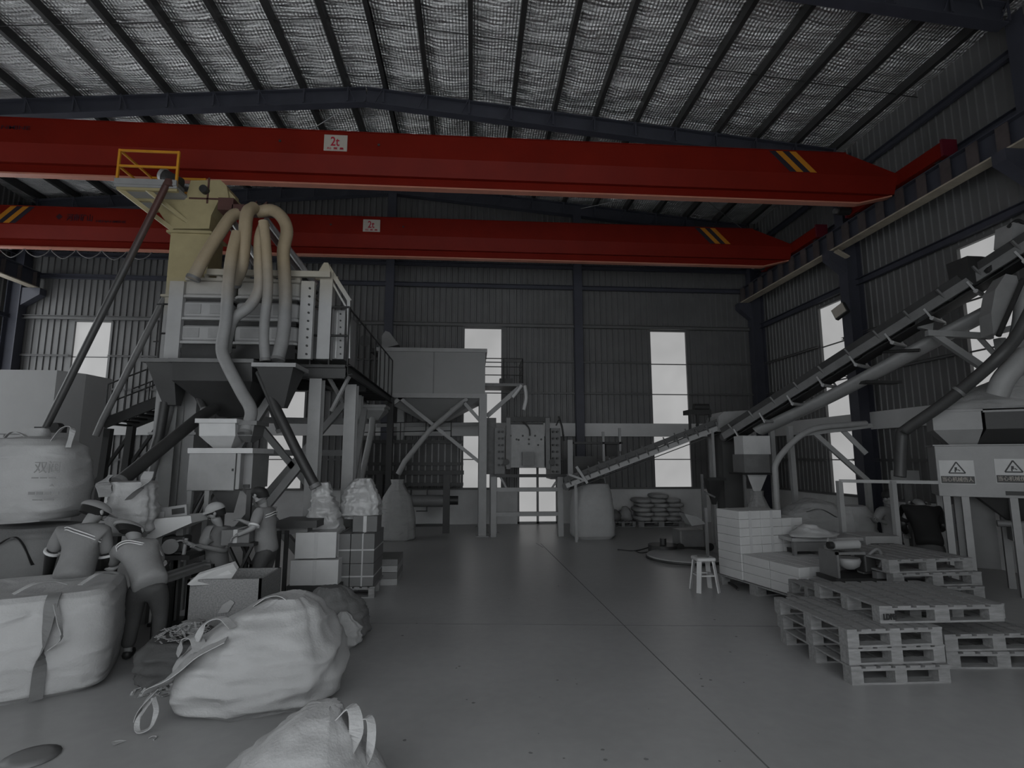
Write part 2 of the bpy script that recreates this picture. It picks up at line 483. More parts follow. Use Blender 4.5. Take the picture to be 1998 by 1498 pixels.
# roof: draped silver foil between purlins
def foil_mat():
    m = bpy.data.materials.new('silver_foil'); m.use_nodes = True; nt = m.node_tree; N = nt.nodes; L = nt.links
    b = N['Principled BSDF']; b.inputs['Metallic'].default_value = .8; b.inputs['Roughness'].default_value = .36
    g = N.new('ShaderNodeNewGeometry')
    mp = N.new('ShaderNodeMapping'); L.new(g.outputs['Position'], mp.inputs[0]); mp.inputs['Scale'].default_value = (.7, 2.6, 1)
    n1 = N.new('ShaderNodeTexNoise'); n1.inputs['Scale'].default_value = 1.6; n1.inputs['Detail'].default_value = 7; n1.inputs['Roughness'].default_value = .62; n1.inputs['Distortion'].default_value = .8
    L.new(mp.outputs[0], n1.inputs['Vector'])
    wv = N.new('ShaderNodeTexWave'); wv.bands_direction = 'Y'; wv.inputs['Scale'].default_value = 3.6; wv.inputs['Distortion'].default_value = 1.0; wv.inputs['Detail'].default_value = 2
    L.new(g.outputs['Position'], wv.inputs['Vector'])
    wx = N.new('ShaderNodeTexWave'); wx.bands_direction = 'X'; wx.inputs['Scale'].default_value = 4.6; wx.inputs['Distortion'].default_value = .6
    L.new(g.outputs['Position'], wx.inputs['Vector'])
    a1 = N.new('ShaderNodeMath'); a1.operation = 'MULTIPLY_ADD'; L.new(wv.outputs['Fac'], a1.inputs[0]); a1.inputs[1].default_value = .10; L.new(n1.outputs['Fac'], a1.inputs[2])
    a2 = N.new('ShaderNodeMath'); a2.operation = 'MULTIPLY_ADD'; L.new(wx.outputs['Fac'], a2.inputs[0]); a2.inputs[1].default_value = .10; L.new(a1.outputs[0], a2.inputs[2])
    bp = N.new('ShaderNodeBump'); bp.inputs['Strength'].default_value = .9; bp.inputs['Distance'].default_value = .17
    L.new(a2.outputs[0], bp.inputs['Height']); L.new(bp.outputs[0], b.inputs['Normal'])
    cr = N.new('ShaderNodeValToRGB'); L.new(n1.outputs['Fac'], cr.inputs[0])
    cr.color_ramp.elements[0].position = .3; cr.color_ramp.elements[0].color = (.6, .6, .6, 1)
    cr.color_ramp.elements[1].position = .7; cr.color_ramp.elements[1].color = (.95, .95, .95, 1)
    L.new(cr.outputs[0], b.inputs['Base Color'])
    return m


m_foil = foil_mat()
PX = [XRIDGE + s_ * (.42 + i * 1.03) for s_ in (-1, 1) for i in range(12)]
PX = sorted(x for x in PX if XL + .2 < x < XR - .1)
FRY = [16.7, 12.2, 7.75, 3.3]
cl = M(); xs = []
edges = [XL - .1] + PX + [XR + .1]
for a, b in zip(edges, edges[1:]):
    for i in range(6): xs.append((a + (b - a) * i / 6, math.sin(math.pi * i / 6), b - a))
xs.append((XR + .1, 0, 1))
ny = 150; V = []
for jj in range(ny + 1):
    y = YF + (YB + .1 - YF) * jj / ny
    for (x, s_, w) in xs:
        n = noise.noise(Vector((x * .6, y * 1.1, 0))) * .09 + noise.noise(Vector((x * 1.6, y * 3.6, 5))) * .05
        V.append((x, y, rz(x, .215) - s_ * (.045 - n) ))
nx = len(xs); cl.add(V, [(jj * nx + i, jj * nx + i + 1, (jj + 1) * nx + i + 1, (jj + 1) * nx + i) for jj in range(ny) for i in range(nx - 1)], True)
ceiling = struct(cl, 'ceiling', m_foil)
for x in PX:
    p = M(); z = rz(x, .10); p.channel((x, YF, z), (x, YB, z), .2, .09, .012, side=1 if x > XRIDGE else -1)
    p.build('purlin', m_dsteel, ceiling)
for y in FRY:
    p = M(); hb = .40
    for xe in (XL + .5, XR - .5):
        p.ibeam((xe, y, rz(xe, -hb / 2)), (XRIDGE, y, rz(XRIDGE, -hb / 2)), hb, .22, .025, .015)
    for x in PX:
        p.beam((x, y - .13, rz(x, .02)), (x + (.18 if x < XRIDGE else -.18), y - .13, rz(x, -.36)), .02, .02)
        p.bb((x - .02, y - .12, rz(x, -.36)), (x + .02, y - .1, rz(x, 0)))
    p.build('rafter', m_navy, ceiling)
for y0, y1 in ((12.3, 16.7), (3.6, 7.95)):
    p = M()
    for a, b in ((3.5, 9.0), (-8.5, -2.7)):
        p.tube([(a, y0, rz(a, -.1)), (b, y1, rz(b, -.1))], .012, 6, 1); p.tube([(b, y0, rz(b, -.1)), (a, y1, rz(a, -.1))], .012, 6, 1)
    p.build('tie_rod', m_galv, ceiling)
for y in (10.1, 14.4, 5.6):
    p = M(); p.tube([(XL, y, rz(XL, .05)), (XRIDGE, y, rz(XRIDGE, .05)), (XR, y, rz(XR, .05))], .01, 6, 1); p.build('sag_rod', m_dsteel, ceiling)

# main columns and runway beams
for i, y in enumerate(FRY[:4]):
    for sx, wall in ((1, wall_right), (-1, wall_left)):
        x = (XR - .3) if sx > 0 else (XL + .3)
        dd = .40
        if y == 7.75: x += sx * .12; dd = .26
        p = M(); p.ibeam((x, y, 0), (x, y, rz(x, -.1)), dd, .30, .025, .018, Vector((1, 0, 0)))
        p.bb((x - .26, y - .2, 0), (x + .28, y + .2, .025))
        # crane bracket
        bx = 8.9 if sx > 0 else -13.2
        p.prism([(x - sx * .2, y - .12, 7.05), (bx - sx * .22, y - .12, 7.05), (bx - sx * .22, y - .12, 6.85), (x - sx * .2, y - .12, 6.5)], (0, .24, 0))
        p.build('column', m_navy, wall)
for bx, lab in ((8.9, 'right'), (-13.2, 'left')):
    t = thing('runway_beam', 'long crane runway girder with pale lower flange along the %s wall' % lab, 'girder', (bx, 7, 7.07))
    p = M(); p.bb((bx - .008, YF, 7.09), (bx + .008, YB - .1, 7.55)); p.bb((bx - .12, YF, 7.53), (bx + .12, YB - .1, 7.55)); p.build('web', m_navy, t)
    p = M(); p.bb((bx - .13, YF, 7.06), (bx + .13, YB - .1, 7.09)); p.build('lower_flange', m_rail, t)
    p = M(); p.bb((bx - .02, YF, 7.55), (bx + .02, YB - .1, 7.6)); p.build('rail', m_galv, t)
    for i in range(24):
        y = YB - .35 - i * .55; p = M(); p.bb((bx - .11, y - .11, 7.09), (bx - .09, y + .11, 7.53)); p.bb((bx - .11, y - .015, 7.09), (bx + .11, y + .015, 7.53))
        p.build('stiffener', m_stiff, t)
# pale diagonal flange of the bracket at the middle frame
# floodlight on the middle column
t_ = M(); t_.beam((8.82, 12.08, 7.02), (9.12, 12.08, 6.86), .3, .03); t_.build('bracket_flange', m_rail, wall_right)
fl = thing('floodlight', 'small square floodlight on the dark column of the right wall', 'lamp', aX(1640, 607, 8.75))
c = aX(1640, 607, 8.75); rt = Matrix.Rotation(R(-28), 3, 'X') @ Matrix.Rotation(R(20), 3, 'Z')
p = M(); p.box(c, (.10, .34, .30), mx=rt); p.build('housing', m_dark, fl, bevel=.01)
p = M(); p.box(c + rt @ Vector((-.06, 0, 0)), (.02, .3, .26), mx=rt); p.build('lens', m_sign, fl)
p = M(); p.beam(c + Vector((0, .1, 0)), (9.0, 12.15, c.z + .05), .04, .04); p.build('bracket', m_dark, fl)


# ================================================================ OVERHEAD CRANES
def crane(Y, label, left_marks, name_marks):
    xa, xb = -13.2, 8.9
    t = thing('overhead_crane', label, 'crane', (0, Y, 7.6))
    zt, zm, zb, z0 = 8.27, 7.79, 7.48, 7.26
    hw = .24
    # box girder tapering at both ends
    m = M(); xt = 7.68; xe = xb - .12
    prof = [(xa + .12, 7.86), (xa + 1.3, zt), (xt, zt), (xe, 7.86)]
    ring = lambda x, top: [Vector((x, Y - hw, zm)), Vector((x, Y - hw, top)), Vector((x, Y + hw, top)), Vector((x, Y + hw, zm)), Vector((x, Y + .1, zb)), Vector((x, Y - .1, zb))]
    m.loft([ring(x, z) for x, z in prof]); m.bb((xa + 1.3, Y - hw - .02, zt), (xt, Y + hw + .02, zt + .012))
    g = m.build('box_girder', m_redc, t)
    # I beam below, its ends bent up
    m = M(); m.bb((xa + .9, Y - .012, z0 + .03), (xb - .9, Y + .012, zb + .01)); m.prism([(xb - .9, Y - .012, zb), (xb - .9, Y - .012, z0 + .02), (xb - .15, Y - .012, 7.45), (xb - .15, Y - .012, zb)], (0, .024, 0))
    m.build('hoist_web', m_redc, t)
    m = M(); m.bb((xa + .9, Y - .08, z0), (xb - .9, Y + .08, z0 + .03)); m.beam((xb - .9, Y, z0 + .014), (xb - .15, Y, 7.46), .16, .028)
    m.build('hoist_flange', m_pink, t, label='lower flange with a pale highlight painted in')  # pale pink base colour stands for the highlight along the flange
    # end carriages
    for x, sx in ((xb, -1), (xa, 1)):
        e = M(); e.bb((x - .13, Y - 1.3, 7.63), (x + .13, Y + 1.3, 7.92))
        e = e.build('end_carriage', m_redc, t, bevel=.01)
        q = M(); q.bb((x - .15, Y - 1.35, 7.62), (x + .15, Y - 1.3, 7.95)); q.build('end_plate', m_redd, e)
        q = M(); q.bb((x - .15, Y + 1.3, 7.62), (x + .15, Y + 1.35, 7.95)); q.build('end_plate', m_redd, e)
        for yy in (Y - 1.1, Y + 1.1):
            q = M(); q.cyl((x - .06, yy, 7.712), (x + .06, yy, 7.712), .11, 20); q.build('wheel', m_dark, e)
        q = M(); q.cyl((x + sx * .15, Y + 1.2, 7.72), (x + sx * .45, Y + 1.2, 7.72), .09, 16); q.build('drive_motor', m_dark, e)
        q = M(); q.cyl((x + sx * .45, Y + 1.2, 7.72), (x + sx * .52, Y + 1.2, 7.72), .06, 12); q.build('motor_cap', m_steel, e)
    # hazard stripes
    yy = Y - hw - .004

    def stripes(x0, sgn, par):
        for i, mm in enumerate((m_blk2, m_yel, m_blk2, m_yel)):
            w = .145; a = x0 + sgn * i * w; q = M(); sh = sgn * .42
            q.prism([(a, yy, 8.262), (a + sgn * w * .97, yy, 8.262), (a + sgn * w * .97 + sh, yy, zm + .03), (a + sh, yy, zm + .03)], (0, .003, 0)); q.build('hazard_stripe', mm, par)
    stripes(6.02, 1, g)
    if left_marks: stripes(-11.05, -1, g)
    # load plate
    pc = Vector((-2.70, yy - .005, 8.03)); q = M(); q.box(pc, (.44, .012, .33)); pl_ = q.build('load_plate', m_sign, g)
    lettering('load_text', '2t', .3, pc + Vector((-.01, -.008, .03)), m_signred, pl_, width=.17, height=.19, bold=.004)
    lettering('small_text', '起 重 量', .05, pc + Vector((0, -.008, -.115)), m_signred, pl_, width=.32, height=.045)
    for dx in (-1.05, .82):
        q = M(); q.cyl((pc.x + dx, yy - .01, 8.03), (pc.x + dx, yy + .01, 8.03), .025, 10); q.build('bolt', m_dark, g)
    for (body, x, z, w, h) in name_marks:
        if body == '<>':
            q = M(); q.prism([(x - w / 2, yy - .002, z), (x, yy - .002, z + h / 2), (x + w / 2, yy - .002, z), (x, yy - .002, z - h / 2)], (0, .003, 0)); q.build('emblem', m_letter, g)
        else: lettering('brand_lettering', body, .3, (x, yy - .003, z), m_letter, g, width=w, height=h, bold=.003)
    return t


c1 = crane(10.15, 'nearer red overhead crane girder crossing the hall above the yellow railed platform', False, [('HENANMINE', -8.75, 8.08, .95, .075)])
c2 = crane(13.9, 'farther red overhead crane girder, the smaller one near the back wall', True,
           [('<>', -10.45, 8.02, .16, .16), ('河南矿山', -9.96, 8.01, .62, .19), ('HENANMINE', -9.2, 7.93, .72, .06)])
# festoon cable loops under the farther girder
fc = M()
for i in range(7):
    a = -12.6 + i * .62; z = 7.24
    fc.tube([(a, 13.9, z), (a + .12, 13.9, z - .12), (a + .31, 13.9, z - .2 - .03 * (i % 2)), (a + .5, 13.9, z - .12), (a + .6, 13.9, z)], .012, 6, 5)
fc.build('festoon_cable', m_mid, loc=(-12, 13.9, 7.2), label='looped cable hanging under the left end of the farther red girder', cat='cable')
# ================================================================ HELPERS FOR THE PLANT
def W(m, x0, y0, x1, y1, Y, dep):
    """box whose front face at depth Y covers the pixel rectangle, dep metres deep"""
    ym = (y0 + y1) / 2; xm = (x0 + x1) / 2
    return m.bb((aY(x0, ym, Y).x, Y, aY(xm, y1, Y).z), (aY(x1, ym, Y).x, Y + dep, aY(xm, y0, Y).z))


def pts(L, Y=None): return [aY(p[0], p[1], p[2] if len(p) > 2 else Y) for p in L]


def rail(m, P, h=1.0, step=.6, r=.018, mids=(.5,)):
    """handrail along the 3D polyline P"""
    P = [Vector(p) for p in P]
    for a, b in zip(P, P[1:]):
        for z in (h,) + tuple(h * q for q in mids): m.tube([a + Vector((0, 0, z)), b + Vector((0, 0, z))], r, 6, 1)
        n = max(1, round((b - a).length / step))
        for i in range(n + 1):
            p = a + (b - a) * i / n; m.tube([p, p + Vector((0, 0, h))], r, 6, 1)


# ================================================================ BUCKET ELEVATOR WITH RAILED HEAD PLATFORM
YE = 9.35
t = thing('bucket_elevator', 'tall cream bucket elevator rising past the red girders with a yellow railed head platform', 'elevator', (-4.9, YE + .25, 0))
m = M(); xl, xr = aY(331, 480, YE).x, aY(408, 480, YE).x
m.bb((xl, YE, .0), (xr, YE + .5, 5.95)); trunk = m.build('trunk', m_cream, t)
for z in (1.2, 2.4, 3.6, 4.75, 5.9):
    m = M(); m.bb((xl - .05, YE - .05, z - .02), (xr + .05, YE + .55, z + .02)); m.build('flange', m_cream, trunk)
hx = aY(372, 380, YE).x
m = M(); m.prism(pts([(331, 446), (340, 402), (362, 388), (372, 352), (430, 351), (442, 362), (446, 384), (437, 396), (428, 388), (412, 420), (408, 446)], YE), (0, .5, 0))
head = m.build('head_casing', m_cream, t)
m = M(); m.prism([(hx + .60, YE + .05, 6.75), (hx + .74, YE + .05, 6.6), (hx + .66, YE + .05, 6.38), (hx + .5, YE + .05, 6.42)], (0, .4, 0)); m.build('discharge_spout', m_cream, head)
m = M(); m.bb((hx - .02, YE - .012, 6.52), (hx + .6, YE - .002, 6.55)); m.bb((hx + .28, YE - .012, 6.45), (hx + .31, YE - .002, 6.93)); m.build('seam_strip', m_brown, head)
m = M(); m.cyl((hx + .25, YE - .1, 6.68), (hx + .25, YE, 6.68), .07, 14); m.build('shaft_bearing', m_dark, head)
# knee braces under the platform
zp = aY(300, 380, YE).z; px0, px1 = aY(249, 378, YE).x, aY(366, 378, YE).x
m = M(); m.bb((px0, YE - .35, zp - .04), (px1, YE + .6, zp)); m.bb((px0, YE - .37, zp - .0), (px1, YE - .33, zp + .1)); plat = m.build('head_platform', m_lgrey, t)
for yy in (YE - .3, YE + .1, YE + .5):
    m = M(); m.beam((px0 + .05, yy, zp - .06), (xl + .02, min(max(yy, YE + .02), YE + .48), 5.95), .05, .07); m.beam((px0 + .5, yy, zp - .06), (xl + .25, min(max(yy, YE + .02), YE + .48), 6.1), .05, .06)
    m.beam((px0 + .02, yy, zp - .06), (px1, yy, zp - .06), .06, .05)
    m.build('knee_brace', m_cream, t)
m = M(); m.prism([(xl + .02, YE + .04, 5.9), (xl - .3, YE + .04, 6.35), (px0 + .35, YE + .04, zp - .08), (xl + .4, YE + .04, zp - .08)], (0, .03, 0)); m.build('gusset', m_cream, t)
m = M(); y0, y1 = YE - .33, YE + .58
for (a, b) in (((px0 + .02, y0), (px1 - .02, y0)), ((px0 + .02, y0), (px0 + .02, y1)), ((px0 + .02, y1), (px1 - .02, y1))):
    for z in (.34, .62): m.beam((a[0], a[1], zp + z), (b[0], b[1], zp + z), .03, .035)
for (x, y) in ((px0 + .02, y0), (px1 - .02, y0), (px0 + .02, y1), (px1 - .02, y1)): m.beam((x, y, zp), (x, y, zp + .64), .035, .035)
m.build('guard_rail', mat('rail_yellow', (.5, .22, .015), .5, 0, .1, 4), t)
mo = M(); c = aY(338, 352, YE - .1); mo.cyl(c + Vector((-.14, 0, .08)), c + Vector((.12, 0, -.06)), .11, 18)
mo = mo.build('drive_motor', m_dark, t); m = M(); m.box(c + Vector((.0, -.02, -.14)), (.3, .25, .06)); m.build('motor_base', m_mid, mo)
m = M(); m.cyl(c + Vector((-.19, 0, .107)), c + Vector((-.14, 0, .08)), .12, 18); m.build('fan_cover', m_galv, mo)
for k_, z in enumerate((4.6, 3.95)):
    m = M(); m.tube([(xl - .12, YE, z), (xl - .03, YE - .02, z)], .012, 6, 1); m.build('side_bracket', m_black, t)

# down pipes
m = M(); m.tube(pts([(326, 358, 9.0), (85, 842, 9.0)]), .055, 12, 1)
dp = m.build('pipe', m_brown, loc=aY(85, 842, 9), label='long thin brown pipe slanting from the elevator head down to the left bag', cat='pipe')
m = M(); m.lathe(aY(330, 352, 9.0) - Vector((0, 0, .05)), [(.07, -.06), (.075, .0), (.06, .06)], 14); m.build('pipe_collar', m_brown, dp)
p0 = aY(85, 842, 9); m = M()
m.box(p0 + Vector((.1, 0, .03)), (.42, .1, .09)); m.tube([p0 + Vector((-.12, 0, 0)), p0 + Vector((-.12, 0, -.12))], .03, 8, 1); m.cyl(p0 + Vector((.2, -.06, .08)), p0 + Vector((.2, .06, .08)), .06, 12); m.build('gate_valve', m_dark, dp)
m = M(); m.tube(pts([(322, 580, 10.2), (200, 820, 10.2), (187, 850, 10.2)]), .055, 12, 1)
m.build('pipe', m_mid, loc=aY(195, 830, 10.2), label='shorter grey pipe slanting down left behind the long brown one', cat='pipe')

# ================================================================ STACKED SCREENING MACHINE
YS = 9.0
t = thing('screening_machine', 'pale screening machine of stacked trays high on the black platform', 'screening machine', (-3.9, 9.9, 3.6))
xa, xb = aY(349, 620, YS).x, aY(583, 620, YS).x; xm = aY(452, 620, YS).x
zz = lambda y: aY(460, y, YS).z
lay = [(548, 577), (589, 620), (635, 666)]


def rbox(m, x0, x1, y0, y1, z0, z1, r=.12, b=.03):
    rings = []
    for z, ins in ((z0, b), (z0 + b, 0), (z1 - b, 0), (z1, b)):
        ring = []
        for cx_, cy_, a0 in ((x1 - r, y1 - r, 0), (x0 + r, y1 - r, 90), (x0 + r, y0 + r, 180), (x1 - r, y0 + r, 270)):
            for q in range(5):
                a = R(a0 + q * 22.5); ring.append(Vector((cx_ + (r - ins) * math.cos(a), cy_ + (r - ins) * math.sin(a), z)))
        rings.append(ring)
    return m.loft(rings, True, False)


for i, (a, b) in enumerate(lay):
    for (u, v) in ((xa, xm - .03), (xm + .03, xb)):
        m = M(); rbox(m, u, v, YS, YS + 1.5, zz(b), zz(a)); tr_ = m.build('screen_tray', m_screen, t)
        m = M(); rbox(m, u - .03, v + .03, YS - .04, YS + 1.54, zz(b) - .05, zz(b) - .005, .14, .005); m.build('tray_rim', m_screen, tr_)
        if i:
            m = M(); w_ = (v - u); m.bb((u + w_ * .12, YS - .015, zz(b) + .06), (u + w_ * .42, YS, zz(a) - .05)); m.build('inspection_panel', m_lgrey, tr_); m = M(); m.bb((u + w_ * .6, YS - .015, zz(b) + .06), (u + w_ * .85, YS, zz(a) - .05)); m.build('inspection_panel', m_lgrey, tr_)
        m = M(); m.bb((u + .05, YS + .05, zz(b) - .12), (v - .05, YS + 1.4, zz(b) - .05)); m.build('gap_shade_band', m_dark, tr_)  # dark slab standing in for the shade in the gap below each tray
m = M(); m.bb((xa + .02, YS + .05, zz(548) + .01), (xb - .02, YS + 1.45, zz(541)))
for q in range(9):
    x = xa + .12 + q * (xb - xa - .2) / 8; m.cyl((x, YS + .12, zz(548)), (x, YS + .12, zz(530) + (.03 if q % 3 == 0 else -.02)), .04 if q % 2 else .06, 10)
m.build('inlet_collars', m_screen, t)
m = M(); m.bb((xa, YS, zz(688)), (xb, YS + 1.5, zz(680))); m.bb((xa + .1, YS - .03, zz(700)), (xb - .02, YS - .0, zz(686))); m.build('base_beam', m_dark, t)
for (x0, x1) in ((325, 353), (584, 610)):
    m = M(); W(m, x0, 548, x1, 700, YS + 1.45, .1); m.build('side_frame', m_screen, t)
    m = M(); W(m, x0, 548, x1, 700, YS - .05, .1); pp_ = m.build('side_frame', m_screen, t)
    if x0 < 400: continue
    q = M(); xx = aY((x0 + x1) / 2, 620, YS - .05).x
    for k_ in range(9):
        z = zz(690) + k_ * .14; q.cyl((xx + .04, YS - .07, z), (xx + .04, YS - .05, z), .018, 8)
    q.build('bolt_row', m_black, pp_)
# roof beams of the machine frame
m = M(); m.beam(aY(405, 531, YS - .0), aY(645, 536, YS), .07, .1); m.beam(aY(405, 527, YS + 1.4), aY(660, 545, YS + 1.4), .07, .1); m.build('top_beam', m_screen, t)
m = M(); W(m, 621, 530, 646, 700, YS + .1, .2)
m.prism(pts([(621, 530), (632, 512), (640, 512), (646, 530)], YS + .1), (0, .2, 0)); m.build('lifting_post', m_screen, t)
m = M(); m.beam(aY(637, 515, YS + .15), aY(683, 588, YS + .15), .05, .07); m.beam(aY(681, 585, YS + .15), aY(681, 700, YS + .15), .05, .07); m.beam(aY(645, 545, YS + .15), aY(676, 600, YS + .15), .03, .03)
m.build('side_truss', m_screen, t)
m = M(); W(m, 612, 605, 672, 700, YS + .35, 1.0); cab = m.build('side_cabinet', m_lgrey, t)
m = M(); W(m, 629, 607, 634, 698, YS + .33, .02); W(m, 655, 607, 658, 698, YS + .33, .02); m.build('cabinet_seam', m_steel, cab)
m = M()
for k_ in range(7):
    for px_ in (645, 664):
        p = aY(px_, 612 + k_ * 13, YS + .33); m.cyl(p, p + Vector((0, .02, 0)), .014, 8)
m.build('bolt_row', m_black, cab)

# ================================================================ HOSES AND SHINY DUCTS
HG = 'fat fabric hoses arching over the screening machine'


def hose(P, r, label, Y=None):
    m = M(); m.tube(pts(P, Y), r, 14, 6); q = pts(P, Y)[0]
    o = m.build('fabric_hose', m_hose, loc=q, label=label, cat='hose', group=HG)
    c = M(); e = pts(P, Y); d = (e[-2] - e[-1]).normalized(); c.cyl(e[-1], e[-1] + d * .05, r * 1.12, 14); c.build('hose_clamp', m_mid, o)
    return o


hose([(474, 414, 9.1), (452, 422, 9.0), (428, 456, 8.9), (400, 500, 8.8), (376, 545, 8.75)], .098, 'leftmost fat hose sloping down beside the cream elevator trunk')
hose([(495, 405, 8.8), (482, 418, 8.6), (477, 470, 8.55), (471, 518, 8.6), (456, 555, 8.8)], .10, 'short upright fat hose curving down onto the top tray', None)
hose([(463, 455, 8.5), (452, 500, 8.4), (445, 560, 8.35), (441, 625, 8.35), (433, 680, 8.35), (445, 715, 8.3), (472, 766, 8.2), (490, 803, 8.1), (478, 848, 7.95)], .088, 'longest hose, hanging down past the dark hoppers to the bagging scale')
hose([(516, 437, 8.6), (507, 465, 8.5), (506, 510, 8.5), (506, 562, 8.5), (487, 597, 8.5), (456, 622, 8.5), (444, 660, 8.55), (440, 690, 8.7)], .085, 'hose that bends sharply left across the front of the trays')
hose([(514, 432, 8.4), (519, 476, 8.4), (523, 560, 8.4), (517, 620, 8.4), (515, 660, 8.4), (518, 705, 8.4)], .075, 'straight thin hose dropping into the rimmed funnel')
hose([(502, 414, 8.9), (530, 410, 8.9), (550, 424, 8.85), (560, 450, 8.8), (553, 490, 8.75), (555, 535, 8.75), (557, 585, 8.7), (553, 650, 8.6), (541, 705, 8.45)], .10, 'rightmost fat hose hooking over and down into the rimmed funnel')
for P, lab in (([(519, 428, 9.3), (618, 558, 9.3)], 'shiny metal duct slanting down right over the screening machine'), ([(452, 428, 9.25), (500, 503, 9.25)], 'short shiny duct below the elevator spout behind the hoses')):
    m = M(); m.tube(pts(P), .055, 12, 1); o = m.build('duct', m_steel, loc=pts(P)[0], label=lab, cat='duct')
    m = M(); m.tube([p + Vector((-.02, .05, -.12)) for p in pts(P)], .05, 8, 1); m.build('duct_support', m_brown, o)
m = M(); c = aY(495, 412, 9.1); m.box(c, (.62, .25, .12)); m.box(c + Vector((-.42, 0, .06)), (.25, .25, .22))
for dx in (-.0, .17): m.prism([c + Vector((dx - .05, -.05, .06)), c + Vector((dx + .05, -.05, .06)), c + Vector((dx + .06, -.05, .17))], (0, .04, 0))
mf = m.build('manifold', m_brown, loc=c, label='rusty brown distribution box where the fat hoses start', cat='manifold')

# ================================================================ BLACK WORK PLATFORM WITH COLUMNS AND WALKWAY
t = thing('work_platform', 'black steel work platform on pale columns carrying the screening machine, with railed walkway', 'platform', (-3.4, 10.2, 0))
zf = 3.55; Xa, Xb = -4.95, -2.15
m = M()
for y in (9.15, 10.9): m.ibeam((Xa, y, zf - .13), (Xb, y, zf - .13), .2, .12)
for x in (Xa, -3.5, -2.75): m.ibeam((x, 9.15, zf - .13), (x, 10.9, zf - .13), .2, .12)
m.build('deck_frame', m_dark, t)
m = M(); m.bb((Xa, 9.1, zf - .03), (Xb, 11, zf)); m.build('deck_plate', m_dark, t)
CG = ((348, 966, 9.15, .2), (617, 975, 9.15, .26), (668, 1012, 9.9, .26))
cols = [(-4.9, 9.2), (-2.62, 9.2), (-2.2, 9.9), (-4.9, 11.0), (-2.45, 11.6)]
for x, y in cols:
    m = M(); m.ibeam((x, y, 0), (x, y, zf - .24), .22, .2, .014, .01, Vector((0, 1, 0))); m.bb((x - .15, y - .15, 0), (x + .15, y + .15, .02)); m.build('column', m_lgrey, t)
for a, b in (((-4.9, 9.3, .3), (-3.3, 9.3, 3.2)), ((-2.62, 9.3, .25), (-4.2, 9.3, 2.1)), ((-2.62, 9.3, 2.2), (-3.6, 9.3, .9)), ((-2.2, 9.9, 1.0), (-2.3, 11.6, 3.0)), ((-2.62, 11.2, 3.1), (-4.6, 11.2, .6)), ((-4.6, 11.2, 3.0), (-2.6, 11.2, .7))):
    m = M(); m.beam(a, b, .12, .12); m.build('brace', m_lgrey, t)
for z in (2.1, 2.75):
    m = M(); m.beam((-4.9, 11, z), (-2.4, 11.5, z), .1, .12); m.build('cross_beam', m_mid, t)
# walkway running away from the camera
wx0, wx1 = -2.75, -2.12
m = M(); m.bb((wx0, 9.15, zf - .02), (wx1, 14.1, zf)); walk = m.build('walkway_grating', m_black, t)
for x in (wx0, wx1):
    m = M(); m.channel((x, 9.15, zf - .08), (x, 14.1, zf - .08), .16, .06); m.build('walkway_stringer', m_dark, t)
for k_ in range(12):
    y = 9.3 + k_ * .43; m = M(); m.beam((wx0, y, zf - .06), (wx1, y, zf - .06), .04, .06); m.build('walkway_joist', m_black, walk)
m = M(); rail(m, [(wx1, 9.15, zf), (wx1, 14.1, zf)], .98, .62, .017, ()); m.build('handrail', m_black, t)
m = M(); rail(m, [(wx1 - .62, 9.12, zf), (wx1, 9.12, zf)], 1.0, .3, .02, (.5,)); m.build('handrail', m_black, t)
m = M(); rail(m, [(Xa, 9.15, zf), (Xa - .25, 9.15, zf)], 1.0, .3, .016, (.5,)); m.build('handrail', m_black, t)
m = M(); m.beam((wx1, 14.05, 0), (wx1, 14.05, zf), .15, .15); m.bb((wx1 - .12, 13.93, 0), (wx1 + .12, 14.17, .02)); m.build('walkway_post', m_black, t)
m = M(); m.beam((-2.5, 9.2, zf - .1), (-2.35, 9.9, zf - .55), .05); m.beam((wx1, 9.4, zf - .1), (-2.45, 9.5, zf - .75), .05); m.build('bracket_strut', m_lgrey, t)

# walkway on the left side
t = thing('stair', 'black inclined gangway with railings left of the dark hoppers', 'stair', aY(230, 900, 10.3))
A, B = aY(203, 826, 10.3), aY(318, 781, 10.3); off = Vector((0, .7, 0))
m = M(); m.beam(A, B, .06, .18); m.beam(A + off, B + off, .06, .18)
for k_ in range(8):
    p = A + (B - A) * k_ / 7; m.beam(p, p + off, .16, .03)
m.build('tread_frame', m_black, t)
m = M(); rail(m, [A, B], .72, .4, .014, (.5,)); m.build('handrail', m_black, t); m = M(); rail(m, [A + off, B + off], .72, .4, .014, (.5,)); m.build('handrail', m_black, t)
for a, b, w in (((213, 836), (205, 985), .11), ((257, 832), (243, 915), .11)):
    a = aY(*a, 10.3); b = aY(*b, 10.3); b.z = 0; b.x = a.x - .1; m = M(); m.beam(a, b, w, w); m.build('leg', m_black, t)
for a, b in (((183, 945), (255, 845)), ((255, 905), (330, 800))):
    m = M(); m.beam(aY(*a, 10.35), aY(*b, 10.35), .05); m.build('brace', m_black, t)

